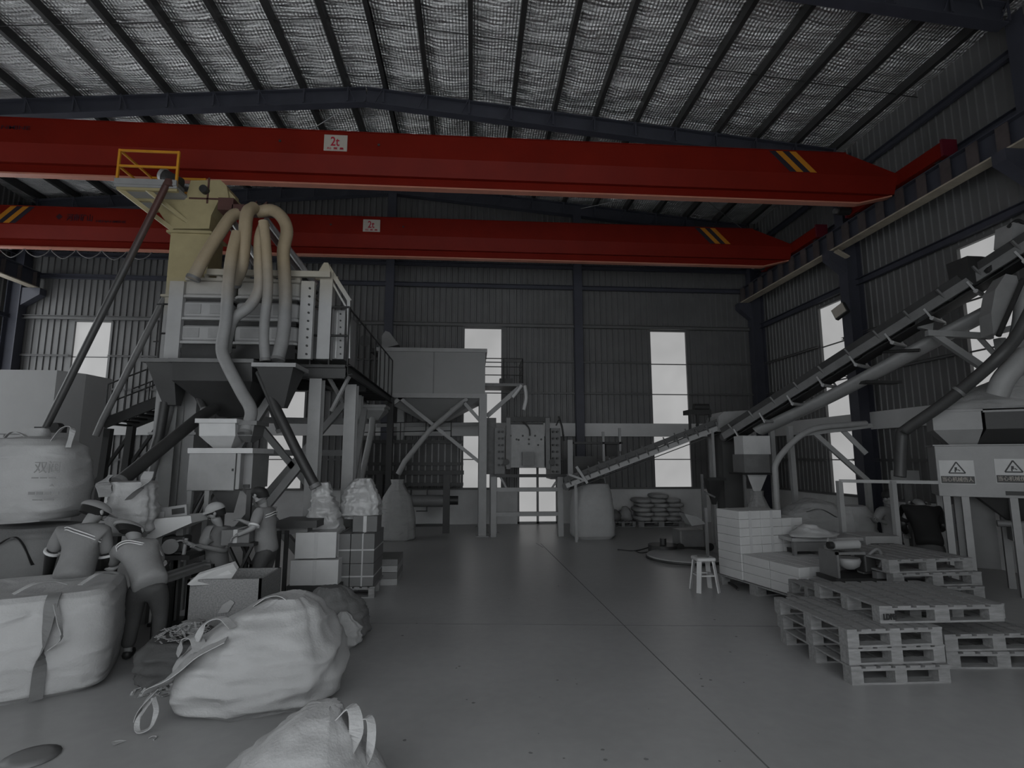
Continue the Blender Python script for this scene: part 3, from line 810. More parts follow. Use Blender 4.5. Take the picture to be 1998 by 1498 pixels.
# ================================================================ DARK HOPPERS
def hopper(name, label, top, mid, bot, Y, dep, outw, material, rim=None, depb=.16, cat='hopper'):
    """top/mid/bot = (x0, x1, y) in pixels at depth Y"""
    t0 = aY((top[0] + top[1]) / 2, top[2], Y)
    t = thing(name, label, cat, (t0.x, Y + dep / 2, t0.z))
    def rect(r, d):
        yc = Y + dep / 2; a = aY(r[0], r[2], Y); b = aY(r[1], r[2], Y)
        return [Vector((a.x, yc - d / 2, a.z)), Vector((b.x, yc - d / 2, a.z)), Vector((b.x, yc + d / 2, a.z)), Vector((a.x, yc + d / 2, a.z))]
    rings = [rect(top, dep)] + ([rect(mid, dep)] if mid else [])
    m = M()
    m.loft(rings + [rect(bot, depb)]); m.build('body', material, t, bevel=.006)
    m = M(); a, b = rings[0][0], rings[0][2]
    e = .035
    m.bb((a.x - e, a.y - e, a.z - .05), (b.x + e, a.y, a.z + .01)); m.bb((a.x - e, b.y, a.z - .05), (b.x + e, b.y + e, a.z + .01))
    m.bb((a.x - e, a.y, a.z - .05), (a.x, b.y, a.z + .01)); m.bb((b.x, a.y, a.z - .05), (b.x + e, b.y, a.z + .01)); m.build('rim', rim or material, t)
    return t


hp = hopper('hopper', 'wide dark iron hopper with V-shaped bottom below the screening machine', (335, 492, 700), (335, 492, 742), (400, 450, 808), 8.55, 1.1, None, m_dsteel, m_mid)
hq = hopper('hopper', 'narrow dark hopper at the left side of the wide one', (281, 338, 700), None, (302, 328, 787), 8.6, .6, None, mat('iron_grey', G(.05), .5, 0, .15, 3), m_mid)
hr = hopper('funnel', 'dark square funnel with a pale rim taking two hoses', (497, 574, 709), None, (523, 545, 792), 8.2, .58, None, m_dsteel, m_lgrey, cat='funnel')
fixed = [(([(420, 796, 8.7), (392, 812, 8.4), (232, 942, 7.2)]), .085, m_dark, 'thick dark pipe slanting down left to the sack above the workers'),
         (([(321, 785, 8.85), (311, 850, 8.8), (300, 885, 8.8)]), .075, m_dark, 'short dark pipe under the narrow left hopper'),
         (([(508, 725, 8.5), (540, 800, 8.4), (575, 872, 8.4), (616, 950, 8.4)]), .075, m_dark, 'dark pipe running from the funnel down right to the cloudy plastic bag'),
         (([(533, 790, 8.5), (552, 840, 8.6)]), .085, m_dark, 'stubby dark spout directly below the square funnel'),
         (([(338, 742, 9.0), (331, 800, 9.0), (293, 935, 9.0)]), .06, m_mid, 'slim grey pipe dropping between the elevator and the left hopper'),
         (([(375, 752, 8.9), (392, 785, 8.8), (400, 802, 8.75)]), .05, m_dsteel, 'short elbow against the left slope of the wide hopper')]
for P, r, mm, lab in fixed:
    m = M(); m.tube(pts(P), r, 14, 1); o = m.build('pipe', mm, loc=pts(P)[-1], label=lab, cat='pipe')
    e = pts(P); d = (e[-2] - e[-1]).normalized(); m = M(); m.cyl(e[-1] - d * .01, e[-1] + d * .05, r * 1.15, 14); m.build('pipe_collar', m_mid, o)

# ================================================================ BAGGING SCALE (left)
YB1 = 7.75
t = thing('bagging_scale', 'pale boxy bagging scale with small top hopper behind the workers', 'bagging machine', aY(430, 1000, YB1 + .4))
m = M(); W(m, 366, 882, 458, 957, YB1, .75); W(m, 460, 884, 468, 955, YB1 + .0, .75); cabn = m.build('cabinet', m_lgrey, t, bevel=.01)
m = M(); W(m, 463, 884, 492, 953, YB1 + .12, .6); m.build('side_door', mat('grey_panel', G(.16), .5, 0, .1, 3), t)
m = M(); W(m, 366, 874, 493, 884, YB1 - .02, .8); m.build('top_plate', m_white, t)
m = M(); W(m, 474, 945, 486, 952, YB1 + .1, .03); m.build('latch', m_black, t); m = M(); W(m, 452, 914, 455, 919, YB1 - .012, .03); m.build('latch', m_black, cabn)
hopper('hopper', 'small bright white hopper on top of the left bagging scale', (388, 459, 818), (388, 459, 850), (405, 440, 874), YB1 + .1, .5, None, m_white, m_white)
hopper('hopper', 'grey weigh hopper right of the small white hopper', (462, 498, 822), (462, 492, 850), (470, 482, 862), YB1 + .2, .4, None, mat('grey_panel2', G(.10), .5, 0, .1, 3), m_mid)
m = M()
rr = [[aY(a, y, YB1 + d) for a, d in ((x0, .1), (x1, .1), (x1, .65), (x0, .65))] for x0, x1, y in ((414, 468, 958), (436, 456, 1000))]
m.loft(rr); m.build('discharge_cone', m_dark, t)
for px_ in (372, 406, 488):
    for dy in (.05, .7):
        p = aY(px_, 955, YB1 + dy); m = M(); m.beam((p.x, YB1 + dy, 0), p, .06, .06); m.build('leg', m_lgrey if px_ != 488 else m_dark, t)
m = M(); m.beam(aY(395, 960, YB1 + .1), aY(368, 1010, YB1 + .1), .03); m.beam(aY(404, 960, YB1 + .3), aY(378, 1015, YB1 + .3), .03); m.build('diagonal_strut', m_dark, t)

# ================================================================ PALE SILO BIN WITH LEGS
YSI = 14.3
t = thing('storage_bin', 'big pale square bin on tall legs behind the walkway', 'silo', (-1.1, 15.2, 0))
a, b = aY(738, 680, YSI), aY(947, 684, YSI); zb_ = aY(850, 772, YSI).z; zt_ = aY(850, 683, YSI).z
m = M(); m.bb((a.x, YSI, zb_), (b.x, YSI + 2.0, zt_)); body = m.build('bin_body', mat('bin_paint', G(.20), .5, 0, .06, 1), t)
m = M(); cx = aY(843, 820, YSI).x
m.frustum((a.x, b.x, YSI, YSI + 2), (cx - .16, cx + .16, YSI + .85, YSI + 1.15), zb_, aY(850, 828, YSI + .85).z); m.build('bin_cone', MT['bin_paint'], t)
for z, h in ((zt_, .1), (zb_, .12)):
    m = M(); m.bb((a.x - .05, YSI - .05, z - h / 2), (b.x + .05, YSI + 2.05, z + h / 2)); m.build('edge_band', m_lgrey, t)
m = M(); xs_ = aY(846, 725, YSI).x; m.bb((xs_ - .012, YSI - .012, zb_), (xs_ + .012, YSI, zt_)); m.build('seam', m_mid, body)
for x, y in ((b.x - .05, YSI), (b.x + .25, YSI + .5), (a.x + .4, YSI + 1.9), (b.x - .05, YSI + 1.9)):
    top = zb_ if x <= b.x else aY(965, 925, YSI).z
    m = M(); m.ibeam((x, y, 0), (x, y, top), .2, .2, .014, .01, Vector((0, 1, 0))); m.bb((x - .16, y - .16, 0), (x + .16, y + .16, .02)); m.build('leg', m_lgrey, t)
for p, q in (((775, 772), (940, 905)), ((905, 785), (938, 822)), ((880, 800), (912, 778)), ((758, 795), (790, 770))):
    m = M(); m.beam(aY(*p, YSI + .05), aY(*q, YSI + .05), .09, .09); m.build('brace', m_lgrey, t)
m = M(); m.beam(aY(735, 830, YSI + 1.9), aY(945, 827, YSI + 1.9), .1, .1); m.build('tie_beam', m_lgrey, t)
q = aY(846, 832, YSI + .9); m = M(); m.cyl(q + Vector((-.12, 0, 0)), q + Vector((.12, 0, 0)), .12, 12); m.build('outlet_valve', m_dark, t)
for P, r, lab in (([(902, 785, 14.3), (838, 840, 14.0), (790, 900, 13.9), (777, 925, 13.9)], .07, 'bright slanting chute from the pale bin to the woven sack on its right'),
                  ([(728, 795, 12.7), (725, 840, 12.5), (712, 900, 12.4), (704, 935, 12.3)], .07, 'bright chute left of the black post ending above a cloudy bag')):
    m = M(); m.tube(pts(P), r, 10, 1); m.build('chute', m_lgrey, loc=pts(P)[-1], label=lab, cat='chute')
hopper('hopper', 'small pale hopper feeding the bright chute left of the black post', (692, 750, 790), (692, 750, 800), (718, 735, 818), 12.4, .6, None, m_lgrey, m_lgrey)
# catwalk at the right end of the bin
t = thing('catwalk', 'small railed catwalk bracketed to the right end of the pale bin', 'catwalk', aY(985, 745, 14.5))
c0, c1_ = aY(945, 747, 14.4), aY(1020, 749, 14.4); m = M(); m.bb((c0.x, 14.4, c0.z - .08), (c1_.x, 15.4, c0.z)); m.build('deck', m_mid, t)
m = M(); rail(m, [(c0.x, 14.42, c0.z), (c1_.x, 14.42, c0.z), (c1_.x, 15.38, c0.z)], .68, .5, .014, (.33, .66)); m.build('handrail', m_dark, t)
m = M(); m.beam(aY(950, 812, 14.5), aY(1018, 752, 14.5), .12, .12); m.build('brace', m_lgrey, t)
m = M(); m.tube(pts([(1018, 752, 14.4), (1000, 775, 14.4)]), .05, 8, 1); m.tube(pts([(1024, 752, 14.4), (1027, 775, 14.4), (1022, 800, 14.4)]), .05, 8, 3); m.build('spout_pipe', m_white, t)
m = M(); W(m, 975, 738, 1000, 747, 14.6, .3); m.build('gearbox', m_dark, t)

# dark bits behind the bin top: fan and duct
t = thing('blower', 'dark blower and hood on the far side of the bin top', 'blower', aY(745, 680, 15.2))
m = M(); zt0 = aY(850, 683, YSI).z + .05; m.bb((a.x - .3, 14.8, zt0 - .02), (aY(778, 680, 15.2).x, 15.6, zt0 + .08)); m.build('base', m_dark, t)
m = M(); m.cyl(aY(712, 665, 14.8), aY(712, 665, 15.1), .16, 16); m.build('fan_housing', m_dark, t)
m = M(); m.prism(pts([(745, 680), (745, 655), (752, 645), (760, 648), (778, 672)], 15.2), (0, .5, 0)); m.build('hood', m_lgrey, t)
m = M(); m.cyl(aY(738, 668, 14.8), aY(738, 668, 15.1), .10, 14); m.build('motor', m_dark, t)

# ================================================================ PALE CABINET AT FAR LEFT
t = thing('dust_chamber', 'large pale steel chamber under the left window', 'chamber', (-11.1, 12.8, 0))
m = M(); zt_ = 3.85; x0, x1 = -13.35, -8.85
m.loft([[Vector((x0, 12, z)), Vector((x1, 12, z)), Vector((x1 + .25, 12.5, z)), Vector((x1 + .3, 13.3, z)), Vector((x0, 13.3, z))] for z in (.15, zt_)]); m.build('shell', mat('chamber_paint', G(.30), .5, 0, .06, 1), t)
m = M(); m.bb((x0, 11.985, 2.48), (x1, 12, 2.5)); m.bb((x1 - .9, 11.985, .2), (x1 - .88, 12, 2.48)); m.build('panel_seam', m_mid, t)
m = M(); m.bb((x0, 12.05, 0), (x1, 13.2, .15)); m.build('skid', m_dark, t)

# ================================================================ BLACK DRUM MACHINE BELOW THE BIN
YD = 14.9
t = thing('drum_screen', 'black caged drum machine on legs under the pale bin', 'drum screen', aY(790, 1000, YD))
m = M(); W(m, 690, 858, 898, 948, YD + .25, 1.3); m.build('drum_body', m_dark, t)
m = M()
for k_ in range(17): W(m, 690 + k_ * 12.6, 858, 693 + k_ * 12.6, 948, YD + .2, .05)
m.build('cage_bars', m_mid, t)
for y in (862, 905, 945):
    m = M(); W(m, 684, y - 3, 904, y + 3, YD + .15, .1); m.build('frame_rail', m_black, t)
m = M(); A = aY(680, 862, YD); B = aY(880, 858, YD); rail(m, [A, B], .5, .75, .014, (.5,)); m.build('handrail', m_black, t)
for px_ in (700, 742, 872):
    m = M(); p = aY(px_, 925, YD + .1); m.ibeam((p.x, YD + .1, 0), (p.x, YD + .1, p.z), .2, .18, .015, .012, Vector((0, 1, 0))); m.build('leg', m_dark, t)
m = M(); W(m, 672, 918, 905, 926, YD + .05, .12); m.build('frame_rail', m_black, t)
d1 = thing('screw_conveyor', 'dark horizontal drum hung below the black caged machine', 'conveyor', aY(840, 977, YD))
m = M(); m.cyl(aY(802, 977, YD + .2), aY(874, 977, YD + .2), .16, 20); m.build('tube', m_mid, d1)
m = M(); m.cyl(aY(874, 976, YD + .2), aY(894, 976, YD + .2), .12, 16); m.build('motor', m_dark, d1)
m = M(); W(m, 800, 955, 803, 1000, YD + .2, .04); W(m, 832, 952, 834, 998, YD + .2, .04); W(m, 812, 996, 834, 998, YD + .2, .04); W(m, 808, 1022, 870, 1027, YD + .2, .05); m.build('frame', m_black, d1)

# ================================================================ PERFORATED SIFTER IN THE CENTRE
YP = 14.2
t = thing('gravity_separator', 'pale perforated box machine on a braced frame in the middle', 'separator', aY(1030, 1000, YP))
m = M(); W(m, 992, 826, 1062, 912, YP, 1.2); pb_ = m.build('body_panel', mat('separator_paint', G(.24), .5, 0, .12, 6), t)
m = M(); W(m, 965, 835, 985, 925, YP + .1, 1.0); m.build('side_panel', m_mid, t)
m = M(); W(m, 1075, 835, 1094, 935, YP + .1, 1.0); m.build('side_panel', m_mid, t)
m = M(); W(m, 945, 815, 968, 925, YP + .3, .6); m.build('side_panel', mat('mid_dark', G(.075), .5, 0, .3, 9), t)
m = M()
for (x, y) in [(974 + (k_ % 2) * 7, 842 + (k_ // 2) * 13) for k_ in range(12)] + [(1080 + (k_ % 2) * 8, 842 + (k_ // 2) * 13) for k_ in range(14)] + [(996 + k_ * 12, 850 + (k_ * 7) % 14) for k_ in range(6)] + [(1012, 858), (1032, 866), (1050, 868)]:
    p = aY(x, y, YP - .005); m.cyl(p, p + Vector((0, .11, 0)), .028, 8)
m.build('perforations', m_black, pb_)
m = M(); W(m, 985, 813, 1075, 822, YP - .05, .1); W(m, 992, 824, 1060, 828, YP - .02, .1); m.build('top_beam', m_black, t)
for x in (988, 1065):
    m = M(); W(m, x, 815, x + 8, 915, YP - .06, .08); m.build('upright', m_mid, t)
m = M(); m.box(aY(1030, 895, YP - .15), (.3, .25, .35)); m.build('vibration_motor', m_mid, t)
m = M(); m.cyl(aY(988, 901, YP - .1), aY(988, 901, YP), .08, 12); m.cyl(aY(1077, 901, YP - .1), aY(1077, 901, YP), .08, 12); m.build('spring_mount', m_black, t)
m = M(); m.tube(pts([(1020, 822, YP - .1), (1032, 835, YP - .12), (1034, 850, YP - .1)]), .02, 6, 4); m.tube(pts([(1090, 812, YP), (1097, 835, YP - .05), (1100, 860, YP)]), .025, 6, 4); m.tube(pts([(1085, 830, YP - .05), (1092, 820, YP - .05), (1100, 850, YP - .05)]), .02, 6, 4); m.build('cables', m_black, t)
m = M(); W(m, 968, 925, 1108, 931, YP - .1, .12); m.build('bed_rail', m_dark, t)
for y in (955, 1003):
    m = M(); W(m, 966, y - 4, 1095, y + 4, YP - .1, .1); m.build('cross_rail', m_lgrey, t)
for x in (963, 1092):
    m = M(); p = aY(x, 930, YP); m.beam((p.x, YP - .05, 0), (p.x, YP - .05, p.z), .14, .14); m.build('leg', m_lgrey, t)
m = M(); m.beam(aY(975, 928, YP), aY(990, 955, YP), .05); m.beam(aY(1085, 940, YP), aY(1075, 955, YP), .05); m.build('knee_brace', m_lgrey, t)
# ================================================================ SACKS AND BULK BAGS
def fold(p, s, amp, stretch=(1.2, 1.2, 4.0)):
    q = Vector((p.x * stretch[0], p.y * stretch[1], p.z * stretch[2])) * s
    return amp * ((1 - abs(noise.noise(q)) * 2.2) + .5 * noise.noise(q * 2.3 + Vector((7, 3, 1))))


def blob(prof, n=56, k=14, p=3.2, seed=0, amp=.02, fs=2.2, st=(1.0, 1.0, 4.0), rot=0., vert=0.):
    """prof: rows (z, half_w, half_d, dx, dy); superellipse rings of power p joined into a closed wrinkled skin"""
    pr = crom([Vector((0, 0, 0)) for _ in prof], 1)
    rows = []
    for i in range(len(prof) - 1):
        for j in range(k if i < len(prof) - 1 else 1):
            t = j / k; rows.append([prof[i][q] + (prof[i + 1][q] - prof[i][q]) * t for q in range(5)])
    rows.append(list(prof[-1]))
    rings = []; so = Vector((seed * 3.1, seed * 1.7, seed * .9)); cr_, sr_ = math.cos(rot), math.sin(rot)
    for (z, hw, hd, dx, dy) in rows:
        ring = []
        for j in range(n):
            a = 2 * math.pi * j / n; c, s = math.cos(a), math.sin(a)
            x = hw * math.copysign(abs(c) ** (2 / p), c); y = hd * math.copysign(abs(s) ** (2 / p), s)
            P = Vector((x, y, z)); w = fold(P + so, fs, amp, st)
            if vert: w += vert * noise.noise(Vector((c * 6, s * 6, z * .7)) + so)
            l = math.hypot(x, y) or 1; x += x / l * w; y += y / l * w
            z2 = z + noise.noise(P * 3 + so) * amp * .8
            x += dx; y += dy
            ring.append(Vector((x * cr_ - y * sr_, x * sr_ + y * cr_, max(z2, .0) if z > .001 else 0)))
        rings.append(ring)
    return rings


def strap(m, P, w=.05, t=.006, nrm=None, k=6):
    """flat webbing along a path"""
    Q = crom(P, k); rings = []
    for i, p in enumerate(Q):
        d = (Q[min(i + 1, len(Q) - 1)] - Q[max(i - 1, 0)]).normalized(); s = d.cross(Vector(nrm)).normalized() if nrm else frame(d)[1]
        u = s.cross(d)
        rings.append([p + s * w / 2 + u * t / 2, p - s * w / 2 + u * t / 2, p - s * w / 2 - u * t / 2, p + s * w / 2 - u * t / 2])
    return m.loft(rings)


def bag(name, label, cat, loc, prof=None, material=None, straps=(), group=None, **k):
    loc = Vector(loc); t = thing(name, label, cat, loc, group)
    m = M(); m.loft([[loc + v for v in r] for r in blob(prof, **k)], True, True); m.build('body', material or m_bag, t)
    for S_ in straps:
        w, P, mm, nm = S_; m = M(); strap(m, [loc + Vector(q) for q in P], w); m.build(nm, mm, t)
    return t


# --- near left: full square bulk bag with open top
L = Vector((-4.03, 5.45, 0)); ra = R(24); ex = Vector((math.cos(ra), math.sin(ra), 0)); ey = Vector((-math.sin(ra), math.cos(ra), 0))
lc = lambda x, y, z: tuple(ex * x + ey * y + Vector((0, 0, z)))
bag('bulk_bag', 'large full square white bulk bag with a grey vertical band, at lower left', 'bulk bag', L,
    [(0, .60, .50, 0, 0), (.05, .69, .57, 0, 0), (.35, .71, .6, 0, 0), (.7, .70, .58, 0, 0), (.80, .67, .55, 0, 0), (.84, .62, .5, 0, 0), (.82, .42, .36, 0, 0), (.79, .1, .1, 0, 0)],
    rot=ra, p=5.5, amp=.013, fs=2.4, seed=1, k=9,
    straps=[(.09, [lc(.28, -.50, .85), lc(.28, -.600, .79), lc(.275, -.625, .6), lc(.26, -.632, .35), lc(.25, -.61, .03)], m_strap, 'strap_band'),
            (.045, [lc(.31, -.61, .78), lc(.36, -.645, .62), lc(.38, -.65, .5), (lc(.30, -.64, .42))], m_bag2, 'lifting_loop'),
            (.05, [lc(-.0, -.50, .87), lc(.12, -.42, .93), lc(.22, -.3, .91), lc(.3, -.25, .87)], m_bag, 'lifting_loop'),
            (.05, [lc(.42, -.35, .87), lc(.52, -.2, .93), lc(.58, -.05, .9), lc(.62, .05, .87)], m_bag, 'lifting_loop')])
# --- near centre: slumped bulk bag
L = Vector((-1.83, 5.02, 0))
bag('bulk_bag', 'slumped open bulk bag leaning right, in front of the speckled box', 'bulk bag', L,
    [(0, .50, .40, .05, 0), (.06, .62, .49, .06, 0), (.22, .67, .54, .07, 0), (.38, .62, .52, .09, .0), (.52, .52, .45, .13, 0), (.64, .40, .35, .17, .0), (.74, .27, .24, .21, .02), (.80, .12, .12, .24, .03)],
    rot=R(8), p=2.7, amp=.034, fs=2.2, seed=4, k=8, vert=.03, st=(1., 1., 3.),
    straps=[(.07, [(-.02, -.02, .74), (.1, -.05, .82), (.22, -.06, .82), (.34, -.05, .70)], m_bag, 'lifting_loop'),
            (.26, [(-.08, -.40, .60), (-.28, -.45, .50), (-.44, -.50, .36), (-.54, -.46, .26)], m_bag, 'fabric_flap'),
            (.05, [(-.52, -.50, .28), (-.60, -.54, .18), (-.64, -.54, .07)], m_bag2, 'fabric_flap'),
            (.035, [(-.54, -.52, .22), (-.60, -.58, .1), (-.57, -.62, .03), (-.50, -.60, .05), (-.49, -.56, .14), (-.54, -.52, .22)], m_bag, 'lifting_loop'),
            (.07, [(-.34, -.35, .56), (-.30, -.3, .68), (-.18, -.3, .72), (-.06, -.36, .66)], m_bag, 'lifting_loop'),
            (.10, [(-.5, -.30, .44), (-.46, -.28, .56), (-.36, -.32, .58), (-.28, -.40, .50)], m_bag2, 'fabric_flap')])
# --- nearest bottom bag
L = Vector((-.98, 3.28, 0))
bag('bulk_bag', 'crumpled empty bulk bag nearest the camera at the bottom edge', 'bulk bag', L,
    [(0, .60, .50, 0, -.1), (.06, .66, .56, 0, -.1), (.2, .50, .48, .02, -.04), (.34, .34, .38, .05, .05), (.46, .20, .24, .08, .12), (.54, .08, .10, .12, .18), (.55, .02, .02, .13, .2)],
    rot=R(0), p=2.4, amp=.03, fs=2.4, seed=9, k=9, vert=.03,
    straps=[(.08, [(.2, .12, .50), (.30, .1, .58), (.34, .05, .46), (.3, 0, .36)], m_bag, 'fabric_flap'), (.05, [(.26, .15, .42), (.4, .1, .52), (.42, .05, .36), (.36, .02, .25), (.3, 0, .2)], m_bag2, 'lifting_loop'),
            (.07, [(-.02, -.38, .16), (.1, -.5, .12), (.3, -.5, .12), (.5, -.42, .08)], m_bag, 'fabric_flap'),
            (.12, [(-.26, -.2, .30), (-.2, -.36, .22), (-.2, -.5, .12)], m_strap, 'document_pouch')])
# --- left: printed bag standing on a dull one
L = aY(55, 1165, 6.9); L.z = 0
bag('bulk_bag', 'dull grey bulk bag with black strap, standing under the printed bag at the left edge', 'bulk bag', L,
    [(0, .52, .45, 0, 0), (.06, .62, .52, 0, 0), (.6, .64, .54, 0, 0), (1.1, .56, .5, 0, 0), (1.22, .40, .35, 0, 0), (1.22, .1, .1, 0, 0)], material=mat('bag_dull_dark', G(.11), .8, 0, .12, 2.5, .25, 50),
    p=3.2, amp=.02, seed=12, k=8,
    straps=[(.05, [(-.6, -.5, .95), (-.25, -.56, .88), (.0, -.55, 1.05), (.18, -.53, 1.15), (.3, -.5, 1.0), (.38, -.5, .85)], m_black, 'black_strap')])
L = aY(62, 1010, 6.9)
t = bag('bulk_bag', 'bulging white bulk bag with faded printed characters below the long brown pipe', 'bulk bag', L,
    [(0, .40, .36, .0, 0), (.10, .50, .42, .02, 0), (.38, .53, .43, 0, 0), (.66, .52, .42, -.02, 0), (.84, .46, .38, -.03, 0), (.92, .34, .3, -.05, 0), (.95, .12, .12, -.05, 0), (1.05, .1, .08, -.04, 0)],
    p=2.8, amp=.014, seed=15, k=8,
    straps=[(.06, [(.25, -.2, .86), (.36, -.18, 1.05), (.45, -.15, 1.04), (.46, -.2, .82)], m_bag, 'lifting_loop'), (.05, [(-.3, -.2, .85), (-.2, -.18, 1.0), (-.05, -.16, .95), (.05, -.25, .86)], m_bag, 'lifting_loop')])
for body, px_, py_, w_, h_ in (('双阀', 92, 911, .27, .13), ('— — —', 85, 932, .25, .015), ('▲', 101, 946, .05, .03), ('— — — —', 85, 962, .32, .03), ('— —', 84, 975, .22, .012)):
    c = aY(px_, py_, 6.40)
    lettering('printed_text', body, .2, c, m_inkbag, t, width=w_, height=h_)
# --- sacks under spouts
SG = 'small woven sacks'


def tall_sack(label, pxc, top, bot, Yd, wpx, seed, material=None, flare=0., base_z=None, neck=.35):
    b = aY(pxc, bot, Yd)
    if base_z is not None: b.z = base_z
    ztop = aY(pxc, top, Yd).z - b.z; hw = wpx / 2 / FPX * Yd
    return bag('woven_sack', label, 'sack', b,
               [(0, hw * .9, hw * .7, 0, 0), (.04, hw, hw * .75, 0, 0), (ztop * .35, hw * .95, hw * .72, 0, 0), (ztop * .7, hw * .72, hw * .55, 0, 0), (ztop * .92, hw * neck, hw * neck, 0, 0), (ztop, hw * neck * 1.2, hw * neck, 0, 0)],
               material=material or m_bag2, p=2.5, amp=.012, fs=2.2, seed=seed, k=7, vert=.035, n=44, st=(2.5, 2.5, .8))


tall_sack('woven sack tied to the foot of the bright slanting chute, beside the black caged machine', 772, 935, 1052, 13.9, 72, 21, base_z=0, neck=.3)
fb = bag('bulk_bag', 'dull grey bulk bag hung from the low tail end of the inclined conveyor', 'bulk bag', aZ(1156, 1048),
    [(0, .46, .4, 0, 0), (.08, .54, .46, 0, 0), (.7, .53, .45, 0, 0), (1.15, .46, .4, 0, 0), (1.35, .40, .36, 0, 0), (1.36, .1, .1, 0, 0)], material=mat('bag_grey3', G(.28), .8, 0, .1, 2.5, .2, 50), p=3.6, amp=.014, seed=23, k=7, n=44,
    straps=[(.05, [(-.3, -.35, 1.2), (-.28, -.33, 1.55), (-.2, -.2, 1.6)], m_bag, 'lifting_loop'), (.05, [(.3, -.35, 1.2), (.26, -.33, 1.5), (.2, -.2, 1.58)], m_bag, 'lifting_loop')])
# the white sack held below the thick dark pipe
L = aY(250, 1042, 6.9)
bag('woven_sack', 'crumpled white sack filling below the thick dark pipe, above the bending workers', 'sack', L,
    [(0, .20, .17, .0, 0), (.05, .27, .2, .0, 0), (.28, .27, .2, .02, 0), (.45, .22, .17, .04, 0), (.58, .20, .16, .03, 0), (.62, .21, .16, .0, 0)], p=2.6, amp=.03, fs=2.6, seed=31, k=8, vert=.04, n=44,
    straps=[(.2, [(.1, -.2, .42), (.22, -.2, .56), (.26, -.15, .74)], m_bag, 'fabric_flap'), (.16, [(-.18, -.18, .45), (-.24, -.15, .6), (-.2, -.1, .7)], m_bag, 'fabric_flap')])
# cloudy plastic bags
L = aY(628, 1040, 8.6)
bag('plastic_bag', 'cloudy film bag under the dark pipe from the funnel, above the white cartons', 'plastic bag', L,
    [(0, .24, .2, 0, 0), (.06, .3, .24, .0, 0), (.3, .24, .2, .03, 0), (.5, .16, .13, .0, 0), (.66, .12, .1, -.04, 0), (.76, .08, .07, -.03, 0)], material=m_plas, p=2.2, amp=.035, fs=3, seed=41, k=7, vert=.04, n=40)
L = aY(705, 1010, 8.7)
bag('plastic_bag', 'wrinkled film bag standing on the strapped dark cartons', 'plastic bag', L,
    [(0, .26, .2, 0, 0), (.06, .3, .24, .0, 0), (.28, .28, .22, .0, 0), (.45, .22, .16, -.02, 0), (.6, .10, .08, .0, 0)], material=m_plas, p=2.4, amp=.03, fs=3, seed=43, k=7, vert=.04, n=40)
# crumpled bags right of the centre bag
bag('woven_sack', 'crumpled dark woven sack on the floor right of the slumped bulk bag', 'sack', aZ(640, 1245),
    [(0, .36, .3, 0, 0), (.06, .42, .34, 0, 0), (.25, .38, .3, .02, 0), (.42, .26, .22, .04, 0), (.55, .12, .1, .02, 0)], material=mat('bag_dark2', G(.10), .8, 0, .2, 3, .3, 50), p=2.4, amp=.04, fs=2.6, seed=51, k=7, vert=.05, n=44)
bag('woven_sack', 'grey folded sack edge sticking up by the floor aisle', 'sack', aZ(672, 1262),
    [(0, .10, .1, 0, 0), (.05, .13, .1, .02, 0), (.2, .12, .06, .03, 0), (.36, .03, .03, -.02, 0)], material=m_bag2, p=2.2, amp=.03, fs=4, seed=53, k=7, vert=.04, n=32)
# open sack of scraps between the workers and the slumped bag
L = aZ(335, 1322)
bag('woven_sack', 'dark open sack of scrap between the large full bag and the slumped bag', 'sack', L,
    [(0, .22, .22, 0, 0), (.06, .28, .26, 0, 0), (.25, .30, .28, .03, 0), (.36, .27, .25, .05, .05), (.34, .1, .1, .05, .05)], material=mat('bag_dark3', G(.055), .85, 0, .2, 3, .3, 50), p=2.6, amp=.04, fs=2.6, seed=57, k=7, vert=.04, n=44)
bag('woven_sack', 'pale ruffled sack mouth beside the dark scrap sack', 'sack', aY(372, 1245, 5.75),
    [(0, .14, .12, 0, 0), (.05, .17, .14, 0, 0), (.12, .12, .1, 0, 0), (.16, .03, .03, 0, 0)], material=m_bag2, p=2.2, amp=.05, fs=4, seed=59, k=6, vert=.05, n=36)
# shredded scraps: uncountable
def scraps(name, label, cen, n, rx, ry, hz, seed, material):
    q = random.Random(seed); m = M()
    for _ in range(n):
        a = q.uniform(0, 6.28); r = math.sqrt(q.random()); c = Vector(cen) + Vector((rx * r * math.cos(a), ry * r * math.sin(a), q.uniform(.004, hz) * (1 - r * .7)))
        d = Vector((q.uniform(-1, 1), q.uniform(-1, 1), q.uniform(-.3, .4))).normalized() * q.uniform(.02, .06)
        m.beam(c - d, c + d, q.uniform(.008, .022), .003)
    return m.build(name, material, loc=cen, label=label, cat='scraps', kind='stuff')


scraps('scrap_pile', 'pale shredded scraps heaped in the dark open sack', L + Vector((.05, .05, .35)), 130, .24, .22, .12, 5, m_bag2)
scraps('scrap_pile', 'loose pale scraps on the floor in front of the dark open sack', aZ(320, 1350, .0), 60, .28, .10, .04, 6, m_bag2)
